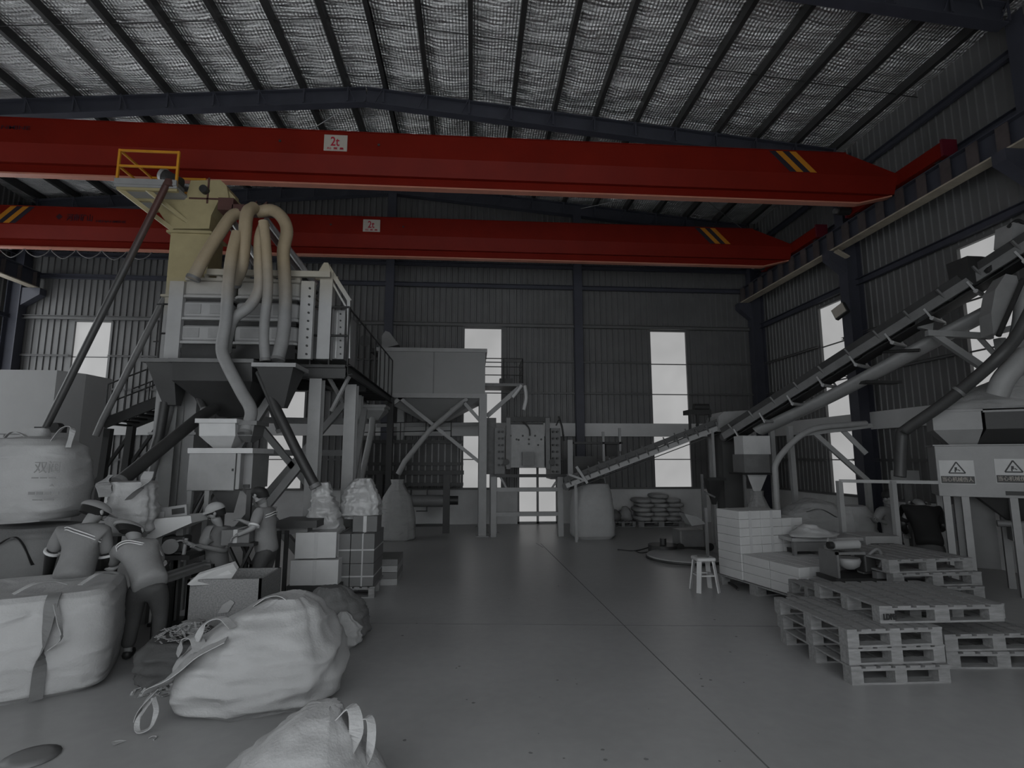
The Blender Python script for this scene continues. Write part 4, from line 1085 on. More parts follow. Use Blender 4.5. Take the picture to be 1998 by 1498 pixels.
# straps on the floor
m = M(); strap(m, [aZ(262, 1345, .01), aZ(290, 1335, .03), aZ(300, 1325, .04), aZ(330, 1345, .02), aZ(352, 1352, .02)], .015, .004); m.build('webbing', m_tape, loc=aZ(300, 1335), label='thin pale webbing scrap on the floor between the two big bags', cat='webbing')
m = M(); c = aZ(228, 1450, .002); m.prism([c + Vector(q) for q in ((-.05, .02, 0), (.0, .035, .004), (.05, .03, 0), (.0, -.04, .006))], (0, 0, .002)); m.build('paper_scrap', m_bag, loc=c, label='small pale paper scrap on the floor at lower left', cat='scrap')
m = M(); m.tube([aZ(290, 1440, .006), aZ(298, 1436, .01), aZ(306, 1437, .006), aZ(300, 1443, .004)], .005, 6, 4); m.build('cord', m_bag2, loc=aZ(298, 1440), label='tiny curl of cord on the floor right of the paper scrap', cat='cord')
m = M(); strap(m, [aZ(420, 1520, .03), aZ(340, 1600, .03)], .02, .01)
m = M(); c = aZ(60, 1478, .002)
m.lathe(c, [(.16, 0), (.165, .006), (.10, .02), (.01, .022)], 20); m.build('rubber_mat', m_mid, loc=c, label='dark flat round piece on the floor at the bottom left corner', cat='mat')


# ================================================================ CARTONS, PALLETS
def carton(label, c, d, material, rz_=0., group=None, tape=True, straps_=False):
    c = Vector(c); t = thing('carton', label, 'carton', (c.x, c.y, c.z - d[2] / 2), group); mx = Matrix.Rotation(rz_, 3, 'Z')
    m = M(); m.box(c, d, mx=mx); m.build('box', material, t, bevel=.006)
    m = M(); m.box(c + mx @ Vector((0, -.001, .0008)), (.05 if not straps_ else .02, d[1] + .004, d[2] + .004), mx=mx); m.build('tape', m_tape if straps_ else mat('carton_seam', G(.36), .6, 0, .1, 4), t)
    if straps_:
        m = M(); m.box(c + Vector((0, 0, -.02)), (d[0] + .004, d[1] + .004, .02), mx=mx); m.build('strap', m_tape, t)
    return t


def make_pallet(label, group=None):
    t = thing('pallet', label, 'pallet', (0, 0, 0), group)
    m = M()
    for i in range(7): m.bb((-.5 + i * .15, -.5, .137), (-.5 + i * .15 + .105, .5, .155))
    m.build('top_boards', m_wood, t)
    for yy in (-.45, 0, .45):
        m = M(); m.bb((-.5, yy - .05, .116), (.5, yy + .05, .137)); m.build('stringer_board', m_wood, t)
    for yy in (-.45, 0, .45):
        for xx in (-.44, 0, .44):
            m = M(); m.bb((xx - .06, yy - .05, .018), (xx + .06, yy + .05, .116)); m.build('block', m_wood, t)
    for yy in (-.45, 0, .45):
        m = M(); m.bb((-.5, yy - .05, 0), (.5, yy + .05, .018)); m.build('bottom_board', m_wood, t)
    return t


PALN = [0]; PAL0 = make_pallet('', None)


def pallet(label, x0, y0, z0, w, d, rz_=0.):
    """w x d metres, front left corner at x0, y0"""
    if PALN[0] == 0: t = PAL0
    else: t = copy_tree(PAL0)
    PALN[0] += 1
    t['label'] = label; t['group'] = 'wooden pallets'
    c, s = math.cos(rz_), math.sin(rz_); t.scale = (w, d, 1)
    t.location = (x0 + c * w / 2 - s * d / 2, y0 + s * w / 2 + c * d / 2, z0); t.rotation_euler = (0, 0, rz_)
    return t


names3 = ['bottom', 'middle', 'top']
for i in range(3): pallet('%s wooden pallet of the near stack of three at the right of the aisle' % names3[i], 3.38 + (.0, .01, -.01)[i], 4.86 + (.0, .03, -.0)[i], i * .157, .92, 1.15, R(-1 + i))
pallet('wide slatted pallet marked LDPE lying on top of the near stack', 3.80, 5.0, .472, 1.22, 1.0, R(-1))
for i in range(3): pallet('%s pallet of the dark stack behind the near stack at the right edge' % names3[i], 4.55, 5.15 if i < 2 else 5.55, i * .157, 1.1, 1.1 if i < 2 else .7, R(-4 + 3 * i))
n5 = ['lowest', 'second lowest', 'middle', 'second highest', 'topmost']
for i in range(5): pallet('%s pallet of the tall stack in front of the warning-sign machine' % n5[i], 5.0 + .04 * (i % 2), 6.35, i * .157, 1.15, 1.1, R(-8 + 3 * i))
for i in range(3): pallet('%s pallet of the low stack at the foot of the dusty machine lying on boards' % names3[i], 4.02, 6.12, i * .157, .9, .75, R(3 - 2 * i))
# markings
pl = [o for o in bpy.data.objects if o.name.startswith('pallet') and 'LDPE' in (o.get('label') or '')][0]
bpy.context.view_layer.update()
for body, px_, w_ in (('LDPE', 1735, .13),):
    c = Vector((3.876, 4.972, .472 + .067)); lt = lettering('stencil', body, .06, c, m_black, None, width=.125, height=.055, bold=.003); lt.parent = pl; lt.matrix_parent_inverse = pl.matrix_world.inverted()
m = M()
# white cartons (right) on a pallet
CGR = 'white cartons stacked by the aisle'
ra = R(13); ex = Vector((math.cos(ra), math.sin(ra), 0)); ey = Vector((-math.sin(ra), math.cos(ra), 0)); O = Vector((4.36, 7.15, .157))
pallet('pallet carrying the white carton stack beside the aisle', 4.34, 7.12, 0, 1.25, 1.75, ra)
colnames = ['left', 'middle', 'right']; laynames = ['first', 'second', 'third', 'fourth', 'fifth', 'sixth', 'seventh', 'eighth']
rowd = ['front', 'second', 'rear']
for ry in range(3):
    for cx_ in range(3):
        for lz in range(8):
            if ry < 2 and lz > (2 if cx_ < 2 or ry else 1): continue
            if ry == 2 and cx_ == 2 and lz > 6: continue
            p = O + ex * (.2 + cx_ * .405 + (-.02 if ry == 2 else 0)) + ey * (.27 + ry * .54) + Vector((0, 0, .067 + lz * .128))
            carton('white carton in the %s row of the aisle stack, %s column, %s from below' % (rowd[ry], colnames[cx_], laynames[lz]), p, (.40, .53, .126), m_cardw, ra, CGR)
# white cartons at left by the worker
c = aY(612, 1115, 8.0); carton('lower white carton of the two beside the standing worker', (c.x, 8.3, aY(612, 1118, 8.0).z), (.66, .55, .34), m_cardw)
carton('upper white carton of the two beside the standing worker', (c.x - .02, 8.3, aY(612, 1065, 8.0).z), (.56, .5, .36), m_cardw, R(4))
b0 = aY(612, 1118, 8.0).z - .17
m = M(); m.bb((c.x - .36, 8.0, 0), (c.x + .36, 8.6, b0)); m.build('crate', m_dark, loc=(c.x, 8.3, 0), label='dark low crate under the two white cartons', cat='crate')
# dark strapped cartons
xs = [aY(p, 1080, 8.3).x for p in (637, 685, 732)]
pallet('dark pallet under the strapped cartons at the left of the aisle', xs[0], 8.22, 0, xs[2] - xs[0] + .02, .9, 0)
z1 = aY(690, 1155, 8.3).z; zA = .157; zB = aY(690, 1098, 8.3).z; zC = aY(690, 1040, 8.3).z
for (za, zb, nm) in ((zA, zB, 'lower'), (zB, zC, 'upper')):
    for i in range(2):
        carton('%s %s dark strapped carton at the left of the aisle' % (nm, ('left', 'right')[i]), ((xs[i] + xs[i + 1]) / 2, 8.65, (za + zb) / 2), (xs[i + 1] - xs[i] - .01, .82, zb - za - .005), m_card, 0, 'dark strapped cartons', straps_=True)
carton('dark open-topped carton on the strapped cartons below the film bag', (aY(712, 1025, 8.4).x, 8.6, (zC + aY(712, 1008, 8.3).z) / 2), (.36, .4, aY(712, 1008, 8.3).z - zC - .004), m_card)
# flat crate right of them
xa_, xb_ = aY(730, 1085, 9.0).x, aY(776, 1085, 9.0).x
for i in range(4):
    za = .0 + i * .1; m = M(); m.bb((xa_ + .004 * i, 9.0, za), (xb_, 9.7, za + .095)); m.build('panel_bundle', m_mid if i % 2 else m_bag2, loc=(xa_, 9.35, za), label='%s flat bundle in the low stack right of the strapped cartons' % n5[i], cat='bundle', group='flat bundles')
# speckled open box with white board in front of the workers
t = thing('carton', 'large speckled grey box on the floor in front of the crouching worker', 'carton', aZ(432, 1240))
mm_ = mat('speckled_board', G(.17), .85, 0, .35, 60); x0_, x1_ = aY(362, 1180, 6.2).x, aY(508, 1180, 6.2).x; zt_ = aY(432, 1130, 6.2).z
m = M()
m.bb((x0_, 6.2, 0), (x1_, 6.23, zt_)); m.bb((x0_, 6.77, 0), (x1_, 6.8, zt_)); m.bb((x0_, 6.2, 0), (x0_ + .03, 6.8, zt_)); m.bb((x1_ - .03, 6.2, 0), (x1_, 6.8, zt_)); m.bb((x0_, 6.2, 0), (x1_, 6.8, .03)); m.build('box', mm_, t)
m = M(); c = aY(440, 1185, 6.19); m.prism([c + Vector(q) for q in ((-.08, 0, -.06), (-.03, 0, .03), (.05, 0, .08), (.09, 0, .05), (.03, 0, -.05))], (0, -.004, 0)); m.build('worn_patch', m_bag2, t)
m = M(); P = pts([(365, 1140, 6.15), (385, 1122, 6.2), (430, 1108, 6.3), (455, 1100, 6.4), (462, 1112, 6.4), (452, 1128, 6.3), (410, 1140, 6.2), (372, 1142, 6.15)])
m.prism(P, (.0, .05, .02)); m.build('board', m_cardw, loc=P[0], label='white curved board lying across the speckled box', cat='board', )
# low bench of slats between worker B and C
t = thing('slat_bench', 'low slatted sorting bench between the bending workers and the crouching worker', 'bench', aY(350, 1230, 6.9))
A, B = aY(300, 1128, 6.6), aY(372, 1095, 7.3)
for k_ in range(4):
    o = Vector((.05, -.1, 0)) * k_ * 1.2; m = M(); m.beam(A + o, B + o + Vector((.2, 0, 0)), .09, .03); m.build('slat', m_mid if k_ % 2 else m_lgrey, t)
for p in (A + Vector((.05, 0, 0)), B + Vector((.1, 0, 0)), A + Vector((.3, -.2, 0)), B + Vector((.35, -.2, 0))):
    m = M(); m.beam((p.x, p.y, 0), p, .05); m.build('leg', m_dark, t)

# platform scale with display
t = thing('platform_scale', 'pale bench scale with tilted display beside the sack being filled', 'scale', aY(315, 1060, 7.1))
m = M(); m.prism(pts([(276, 1022), (282, 1014), (372, 1006), (374, 1020), (300, 1052), (280, 1048)], 6.95), (0, .4, 0)); m.build('tray', m_cardw, t)
m = M(); c = aY(342, 998, 7.2); m.box(c, (.30, .05, .14), mx=Matrix.Rotation(R(-8), 3, 'Y')); dsp = m.build('display', m_lgrey, t)
m = M(); m.box(c + Vector((.05, -.03, .01)), (.15, .01, .07), mx=Matrix.Rotation(R(-8), 3, 'Y')); m.build('screen', m_dark, dsp)
m = M(); m.beam(aY(295, 1040, 7.2), (aY(295, 1040, 7.2).x, 7.2, 0), .08); m.beam(aY(355, 1020, 7.2), (aY(355, 1020, 7.2).x, 7.2, 0), .08); m.build('stand', m_mid, t)
m = M(); W(m, 290, 998, 320, 1013, 7.15, .1); m.build('control_box', m_bag, t)
# sewing machine like clutter behind
t = thing('bag_sewing_machine', 'dark bag sewing machine on a stand between the bending worker and the crouching one', 'sewing machine', aY(350, 1090, 7.2))
m = M(); m.box(aY(345, 1060, 7.2), (.28, .2, .2)); m.build('head', m_dark, t, bevel=.03)
m = M(); m.cyl(aY(332, 1066, 7.05), aY(332, 1066, 7.15), .09, 18); m.build('handwheel', m_mid, t)
m = M(); m.beam(aY(364, 1050, 7.1), aY(356, 1095, 7.1), .03); m.build('lever', m_bag, t)
m = M(); m.box(aY(345, 1083, 7.2), (.5, .4, .05)); m.build('table', m_dsteel, t)
m = M(); p = aY(345, 1085, 7.2); m.beam((p.x, 7.2, 0), (p.x, 7.2, p.z), .08); m.bb((p.x - .2, 7.05, 0), (p.x + .2, 7.35, .04)); m.build('stand', m_dark, t)
# X-legged folding table between crouching and standing worker
t = thing('folding_stand', 'black crossed-leg stand between the crouching and the standing worker', 'stand', aY(470, 1110, 7.3))
for a, b in (((447, 1068), (495, 1110)), ((492, 1065), (447, 1108))):
    m = M(); A = aY(*a, 7.15); B = aY(*b, 7.15); B.z = 0; B.x += (B.x - A.x) * .5; m.beam(A, B, .045, .03); m.beam(A + Vector((0, .35, 0)), B + Vector((0, .35, 0)), .045, .03); m.build('leg', m_black, t)
m = M(); W(m, 445, 1060, 495, 1066, 7.12, .42); m.build('top', m_dark, t)
carton('dark slatted box on the crossed-leg stand', aY(470, 1045, 7.33), (.34, .34, .19), m_card)
# table beside standing worker
t = thing('work_table', 'dark table right of the standing worker', 'table', aY(570, 1100, 8.3))
m = M(); W(m, 538, 1016, 618, 1030, 8.0, .6); m.build('table_top', m_dsteel, t)
m = M(); W(m, 545, 1030, 600, 1042, 8.1, .5); m.build('drawer', m_mid, t)
for px_ in (545, 560):
    for y in (8.05, 8.5):
        p = aY(px_, 1035, y); m = M(); m.beam((p.x, y, 0), p, .05); m.build('leg', m_dark, t)



# ================================================================ PEOPLE
def skinned(nodes, edges, name, material, parent, sub=2, root=0):
    me = bpy.data.meshes.new(name); base = wloc(parent); ks = list(nodes)
    me.from_pydata([Vector(nodes[k_][0]) - base for k_ in ks], [(ks.index(a), ks.index(b)) for a, b in edges], [])
    o = bpy.data.objects.new(name, me); C.objects.link(o); bpy.context.view_layer.update()
    bm = bmesh.new(); bm.from_mesh(me); ly = bm.verts.layers.skin.verify()
    bm.verts.ensure_lookup_table()
    for i, k_ in enumerate(ks):
        r = nodes[k_][1]; bm.verts[i][ly].radius = (r, r) if not isinstance(r, tuple) else r; bm.verts[i][ly].use_root = (i == root)
    bm.to_mesh(me); bm.free()
    sk = o.modifiers.new('skin', 'SKIN'); sk.use_smooth_shade = True
    sb = o.modifiers.new('sub', 'SUBSURF'); sb.levels = sub; sb.render_levels = sub
    dg = bpy.context.evaluated_depsgraph_get(); dg.update()
    m2 = bpy.data.meshes.new_from_object(o.evaluated_get(dg)); bpy.data.objects.remove(o); bpy.data.meshes.remove(me)
    m2.materials.clear(); m2.materials.append(material)
    for p in m2.polygons: p.use_smooth = True
    o = bpy.data.objects.new(name, m2); C.objects.link(o); o.parent = parent
    return o


def person(label, J, face, shirt, trousers, cap=None, stripe=True, long_dark_sleeve=False, apron=None, s=1.0):
    """J: joints in world space; face: horizontal facing vector"""
    J = {k_: Vector(v) for k_, v in J.items()}
    f = Vector((face[0], face[1], 0)).normalized(); lat = Vector((f.y, -f.x, 0))      # lat = the person's right
    pel = J['pelvis']; neck = J['neck']; up = (neck - pel).normalized()
    t = thing('person', label, 'person', (pel.x, pel.y, 0))
    N = {'pelvis': (pel - Vector((0, 0, .06 * s)), .05 * s), 'spine': (pel.lerp(neck, .42) + f * .02, .05 * s), 'chest': (pel.lerp(neck, .72) + f * .02, .055 * s), 'neck': (neck, .055 * s)}
    ax = (J['head'] - neck).normalized(); hd = neck + ax * .175 * s
    N['jaw'] = (hd - ax * .05 * s + f * .02 * s, .072 * s); N['head'] = (hd + ax * .03 * s, .092 * s); N['crown'] = (hd + ax * .10 * s, .06 * s)
    hf = (f - ax * f.dot(ax)).normalized() if abs(f.dot(ax)) < .98 else f
    N['nose'] = (hd + hf * .105 * s - ax * .01 * s, .013 * s)
    E_ = [('pelvis', 'spine'), ('spine', 'chest'), ('chest', 'neck'), ('neck', 'jaw'), ('jaw', 'head'), ('head', 'crown'), ('head', 'nose')]
    for sd in 'LR':
        sg = -1 if sd == 'L' else 1
        N['sh' + sd] = (J['sh' + sd] + Vector((0, 0, -.035)) * s, .042 * s); N['el' + sd] = (J['el' + sd], .042 * s); N['wr' + sd] = (J['wr' + sd], .027 * s)
        E_ += [('chest', 'sh' + sd), ('sh' + sd, 'el' + sd), ('el' + sd, 'wr' + sd)]
        d = (J['wr' + sd] - J['el' + sd]).normalized(); side = d.cross(Vector((0, 0, 1))); side = side.normalized() if side.length > .1 else lat
        nd = side.cross(d)
        palm = J['wr' + sd] + d * .07 * s; N['palm' + sd] = (palm, (.036 * s, .02 * s)); E_.append(('wr' + sd, 'palm' + sd))
        for q, (o, l) in enumerate(((-.030, .062), (-.010, .072), (.010, .068), (.030, .052))):
            a = palm + d * .035 * s + side * o * s; b = a + d * l * .5 * s - nd * .01; c = b + d * l * .35 * s - nd * .028
            for nm, v, r in (('a', a, .0095), ('b', b, .0085), ('c', c, .0075)): N['f%s%d%s' % (nm, q, sd)] = (v, r * s)
            E_ += [('palm' + sd, 'fa%d%s' % (q, sd)), ('fa%d%s' % (q, sd), 'fb%d%s' % (q, sd)), ('fb%d%s' % (q, sd), 'fc%d%s' % (q, sd))]
        a = palm - d * .02 * s + side * sg * .035 * s; b = a + (d + side * sg * .6) * .035 * s; N['ta' + sd] = (a, .011 * s); N['tb' + sd] = (b, .009 * s)
        E_ += [('palm' + sd, 'ta' + sd), ('ta' + sd, 'tb' + sd)]
        hp = pel + lat * sg * .09 * s - Vector((0, 0, .05)) * s
        N['hip' + sd] = (hp - Vector((0, 0, .04)), .055 * s); N['kn' + sd] = (J['kn' + sd], .056 * s); N['an' + sd] = (J['an' + sd], .038 * s)
        toe = J['an' + sd] + f * .16 * s; toe.z = .035; N['toe' + sd] = (toe, .035 * s)
        E_ += [('pelvis', 'hip' + sd), ('hip' + sd, 'kn' + sd), ('kn' + sd, 'an' + sd), ('an' + sd, 'toe' + sd)]
    skinned(N, E_, 'body', m_skin, t)
    g = lambda a, q=1.: (N[a][0], N[a][1] * q if not isinstance(N[a][1], tuple) else N[a][1])
    # shirt
    sn = {'hem': (pel - up * .12 * s, .165 * s), 'pelvis': (pel - up * .04 * s, .165 * s), 'spine': (N['spine'][0], .142 * s), 'chest': (N['chest'][0], .150 * s), 'collar': (pel.lerp(neck, .97), .088 * s)}
    se = [('hem', 'pelvis'), ('pelvis', 'spine'), ('spine', 'chest'), ('chest', 'collar')]
    for sd in 'LR':
        sl = J['sh' + sd].lerp(J['el' + sd], .85)
        sn['sh' + sd] = (J['sh' + sd], .088 * s); sn['sl' + sd] = (sl, .066 * s); se += [('chest', 'sh' + sd), ('sh' + sd, 'sl' + sd)]
    so = skinned(sn, se, 'shirt', shirt, t)
    if stripe:
        for sd in 'LR':
            m = M(); a = J['sh' + sd].lerp(J['el' + sd], .85); d = (J['el' + sd] - J['sh' + sd]).normalized(); m.tube([a - d * .012, a + d * .012], .071 * s, 16, 1); m.build('cuff', m_stripe, so)
        back = -f
        for z_ in (.66, .72):
            m = M(); P = []
            for q in range(9):
                a = math.pi * (q / 8 - .5) * 1.25
                cc = pel.lerp(neck, z_ + .14 * (1 - abs(q - 4) / 4)); P.append(cc + (lat * math.sin(a) * 1.12 + (back - up * back.dot(up)).normalized() * math.cos(a)) * .152 * s)
            m.tube(P, .006, 6, 4); m.build('stripe', m_stripe, so)
    tn = {'pelvis': (pel, .150 * s), 'crotch': (pel - Vector((0, 0, .07 * s)), .12 * s)}; te = [('pelvis', 'crotch')]
    for sd in 'LR':
        tn['hip' + sd] = (N['hip' + sd][0] - Vector((0, 0, .05 * s)), .105 * s); tn['kn' + sd] = (J['kn' + sd], .072 * s); tn['an' + sd] = (J['an' + sd] + Vector((0, 0, .03)), .058 * s)
        te += [('crotch', 'hip' + sd), ('hip' + sd, 'kn' + sd), ('kn' + sd, 'an' + sd)]
    skinned(tn, te, 'trousers', trousers, t)
    for sd in 'LR':
        toe = N['toe' + sd][0]; an = J['an' + sd].copy(); an.z = .05
        skinned({'a': (an - f * .05, .042 * s), 'b': (an + f * .06, .045 * s), 'c': (toe + f * .02, .036 * s)}, [('a', 'b'), ('b', 'c')], 'shoe', m_dark, t, 1)
        if long_dark_sleeve:
            m = M(); m.tube([J['sh' + sd].lerp(J['el' + sd], .8), J['el' + sd], J['wr' + sd]], [.055 * s, .05 * s, .036 * s], 14, 5); m.build('arm_sleeve', m_black, t)
    # hair and cap
    c0 = hd + ax * .04 * s - hf * .015; q3 = Matrix((lat, hf, lat.cross(hf))).transposed()
    q3 = Matrix(((lat.x, hf.x, ax.x), (lat.y, hf.y, ax.y), (lat.z, hf.z, ax.z)))

    def dome(rad, z0, zs, ys=1.1, n=18, rows=7):
        rings = []
        for i in range(rows + 1):
            a = (math.pi / 2) * i / rows; rr = rad * math.cos(a) + .001; z = z0 + zs * math.sin(a)
            rings.append([c0 + q3 @ Vector((rr * math.cos(2 * math.pi * j_ / n), rr * ys * math.sin(2 * math.pi * j_ / n), z)) for j_ in range(n)])
        return rings
    m = M(); m.loft([[c0 + q3 @ Vector((.085 * s * math.cos(2 * math.pi * j_ / 18), -.03 + .075 * s * math.sin(2 * math.pi * j_ / 18), -.085 * s)) for j_ in range(18)]] + dome(.103 * s, -.01, .10 * s), True, True); m.build('hair', m_hair, t)
    if cap:
        m = M(); m.loft([[v for v in r] for r in dome(.115 * s, .01, .115 * s)], True, True); co = m.build('cap', cap, t)
        m = M(); m.loft([[c0 + q3 @ Vector((.105 * s * math.cos(a), (.115 + e * .09 * math.sin(a)) * s * math.sin(a) + .0, z_ - .02 * e)) for a in [math.pi * j_ / 12 for j_ in range(13)]] for e, z_ in ((0, .03), (1, .028), (1, .018), (0, .015))], True, False); m.build('cap_brim', cap, co)
    for sg in (-1, 1):
        m = M(); e = hd + q3 @ Vector((sg * .033 * s, .088 * s, .02 * s)); m.tube([e - hf * .008, e + hf * .004], .010, 8, 1); m.build('eye', m_hair, t)
        m = M(); e = hd + q3 @ Vector((sg * .093 * s, -.0, .01 * s)); m.lathe(e, [(.002, -.03), (.016, -.02), (.02, .0), (.016, .022), (.003, .03)], 8); m.build('ear', m_skin, t)
    m = M(); e = hd + hf * .088 * s - ax * .05 * s; m.tube([e - lat * .022, e + lat * .022], .006, 6, 1); m.build('mouth', m_mid, t)
    return t


def J_(**k): return {a: (aY(*v) if len(v) == 3 and not isinstance(v, Vector) and abs(v[0]) > 12 else Vector(v)) for a, v in k.items()}


def feet(J, pel, face, spread=.13, fwd=0., kneef=.06):
    f = Vector((face[0], face[1], 0)).normalized(); lat = Vector((f.y, -f.x, 0)); p = J['pelvis']
    for sd, sg in (('L', -1), ('R', 1)):
        a = Vector((p.x, p.y, 0)) + lat * sg * spread + f * fwd; a.z = .07; J['an' + sd] = a; J['kn' + sd] = (Vector((p.x, p.y, p.z - .05)) + lat * sg * .11).lerp(a, .5) + f * kneef
    return J


m_shirt2 = mat('shirt_light', G(.19), .85, 0, .08, 6, .2, 40)
f = (.45, .9); J = J_(pelvis=(146, 1112, 5.95), neck=(170, 1024, 6.2), head=(182, 1006, 6.32), shL=(122, 1040, 6.1), shR=(203, 1042, 6.2), elL=(100, 1082, 6.15), elR=(208, 1090, 6.25), wrL=(92, 1124, 6.3), wrR=(200, 1126, 6.4))
person('person in striped grey polo and black arm sleeves, bending behind the large full bag', feet(J, None, f, fwd=-.1), f, m_shirt, m_trous, m_cap, long_dark_sleeve=True, s=1.12)
f = (-.25, .95); J = J_(pelvis=(290, 1128, 6.0), neck=(266, 1058, 6.3), head=(256, 1034, 6.42), shL=(233, 1070, 6.25), shR=(300, 1066, 6.3), elL=(213, 1108, 6.35), elR=(312, 1108, 6.4), wrL=(222, 1095, 6.55), wrR=(300, 1090, 6.6))
person('person in pale cap and light striped shirt bending, dark trousers seen full length', feet(J, None, f, fwd=.0), f, m_shirt2, m_trous, m_cap, s=1.08)
f = (-.85, -.35); J = J_(pelvis=(425, 1100, 7.5), neck=(428, 1024, 7.4), head=(422, 1007, 7.35), shL=(408, 1036, 7.25), shR=(443, 1036, 7.55), elL=(392, 1072, 7.15), elR=(440, 1075, 7.4), wrL=(372, 1062, 7.1), wrR=(395, 1066, 7.1), knL=(382, 1098, 7.2), knR=(400, 1104, 7.4))
J = dict(J); a = J['knL'].copy(); a.z = .07; J['anL'] = a + Vector((.08, 0, 0)); a = J['knR'].copy(); a.z = .07; J['anR'] = a + Vector((.08, 0, 0))
person('person in light cap sitting low and facing left behind the white board', J, f, m_shirt, m_trous, m_cap, stripe=False, s=.95)
p = J['pelvis']; m = M(); m.bb((p.x - .13, p.y - .13, 0), (p.x + .17, p.y + .13, p.z - .12)); m.build('low_seat', m_dsteel, loc=(p.x, p.y, 0), label='dark block seat under the low sitting worker', cat='seat')
f = (-.9, .15); J = J_(pelvis=(520, 1062, 7.4), neck=(516, 988, 7.35), head=(508, 970, 7.3), shL=(505, 1000, 7.2), shR=(528, 1000, 7.5), elL=(494, 1030, 7.1), elR=(505, 1028, 7.6), wrL=(472, 1040, 7.12), wrR=(478, 1018, 7.6))
person('person standing in grey polo with white cuffs, reaching left beside the bagging scale', feet(J, None, f, spread=.09), f, m_shirt, m_trous, None, s=.95)
f = (.5, .85); fv = Vector((.507, .862, 0)); lv = Vector((.862, -.507, 0)); p = aY(1812, 1050, 8.3); zv = Vector((0, 0, 1)); nk = p + fv * .30 + zv * .48
J = {'pelvis': p, 'neck': nk, 'head': nk + fv * .16 + zv * .02}
for sd, sg in (('L', -1), ('R', 1)):
    J['sh' + sd] = nk + lv * sg * .2 - zv * .07; J['el' + sd] = nk + lv * sg * .27 - zv * .33 + fv * .06; J['wr' + sd] = nk + lv * sg * .2 - zv * .46 + fv * .28
person('person in a black shirt seen from behind at the warning-sign machine', feet(J, None, f), f, m_shirtb, m_trous, None, stripe=False, long_dark_sleeve=True, s=1.25)
f = (-.8, -.3); J = J_(pelvis=(1742, 1050, 9.3), neck=(1738, 985, 9.3), head=(1733, 968, 9.25), shL=(1718, 996, 9.2), shR=(1742, 996, 9.45), elL=(1708, 1018, 9.1), elR=(1735, 1022, 9.3), wrL=(1702, 1012, 9.0), wrR=(1712, 1014, 9.1), knL=(1712, 1045, 9.0), knR=(1722, 1052, 9.2))
J = dict(J); a = J['knL'].copy(); a.z = .07; J['anL'] = a; a = J['knR'].copy(); a.z = .07; J['anR'] = a
person('person in grey apron seated behind the work bench, left of the black shirt', J, f, m_shirt, m_trous, None, stripe=False, s=1.0)
p = J['pelvis']; m = M(); m.bb((p.x - .15, p.y - .15, 0), (p.x + .15, p.y + .15, p.z - .14)); m.build('low_seat', m_dsteel, loc=(p.x, p.y, 0), label='dark block seat under the worker in the grey apron', cat='seat')
# ================================================================ RIGHT SIDE: CONVEYORS AND LIFT LEG
def conveyor(name, label, A, B, w, group=None, rollers=14, h=.10, fr=None, belt=None, side_skirt=True):
    A = Vector(A); B = Vector(B); d, sd, u = frame(B - A); t = thing(name, label, 'conveyor', A)
    for s_ in (-1, 1):
        m = M(); m.channel(A + sd * s_ * w / 2, B + sd * s_ * w / 2, h, .05, .01, side=-s_); m.build('side_rail', fr or m_lgrey, t)
    m = M(); m.beam(A + u * .07, B + u * .07, w * .82, .02); m.build('belt', belt or m_black, t)
    m = M(); m.beam(A - u * .12, B - u * .12, w * .75, .012); m.build('return_belt', belt or m_black, t)
    for k_ in range(rollers):
        p = A + (B - A) * (k_ + .5) / rollers
        m = M(); m.cyl(p - sd * w * .45 + u * .03, p + sd * w * .45 + u * .03, .035, 8)
        for s_ in (-1, 1): m.beam(p + sd * s_ * w * .47 - u * .02, p + sd * s_ * w * .60 + u * .16, .04, .03)
        m.build('idler', m_mid, t)
    for P in (A, B):
        m = M(); m.cyl(P - sd * w * .45, P + sd * w * .45, .10, 14); m.build('end_pulley', m_dark, t)
    if side_skirt:
        for s_ in (-1, 1):
            m = M(); m.beam(A + sd * s_ * w * .42 + u * .15, B + sd * s_ * w * .42 + u * .15, .01, .12); m.build('skirt_board', m_dark, t)
    return t, d, sd, u


A, B = aY(1106, 947, 13.4), aY(1408, 832, 12.5)
cv, d, sd, u = conveyor('belt_conveyor', 'long low inclined belt conveyor rising from the hung grey bag to the grey lift leg', A, B, .45, rollers=16, h=.11)
for k_ in range(14):
    p = A + (B - A) * (k_ + .3) / 14; m = M(); m.beam(p - sd * .27, p - sd * .27 + u * .26, .03, .03); m.build('cleat', m_mid, cv)
for f_ in (.06, .93):
    p = A + (B - A) * f_
    m = M()
    for s_ in (-1, 1): m.beam((p + sd * s_ * .2).to_tuple()[:2] + (0,), p + sd * s_ * .2, .06)
    m.build('leg', m_lgrey, cv)
m = M(); m.beam(A + (B - A) * .12 + Vector((0, -.3, -.1)), A + (B - A) * .05 + Vector((0, -.3, .4)), .06); m.beam(A + (B - A) * .12 + Vector((0, -.3, -.05)), A + (B - A) * .0 + Vector((0, -.3, .28)), .05); m.build('tail_strut', m_lgrey, cv)
# feed box and pipes over its tail
t = thing('feed_frame', 'pale perforated feed frame and hoses at the conveyor tail, right of the perforated machine', 'frame', aY(1125, 930, 13.9))
for q_ in ((1108, 858, 1118, 940), (1176, 842, 1180, 900), (1208, 835, 1212, 880)):
    m = M(); W(m, *q_, 14.0, .06); m.build('upright', m_lgrey, t)
m = M(); W(m, 1120, 890, 1160, 925, 14.1, .4); m.build('gearbox', m_dsteel, t)
m = M(); W(m, 1183, 866, 1205, 890, 14.2, .4); m.build('motor', m_dsteel, t)
m = M(); W(m, 1120, 862, 1215, 866, 14.0, .3); W(m, 1105, 935, 1180, 941, 14.0, .3); m.build('cross_rail', m_dark, t)
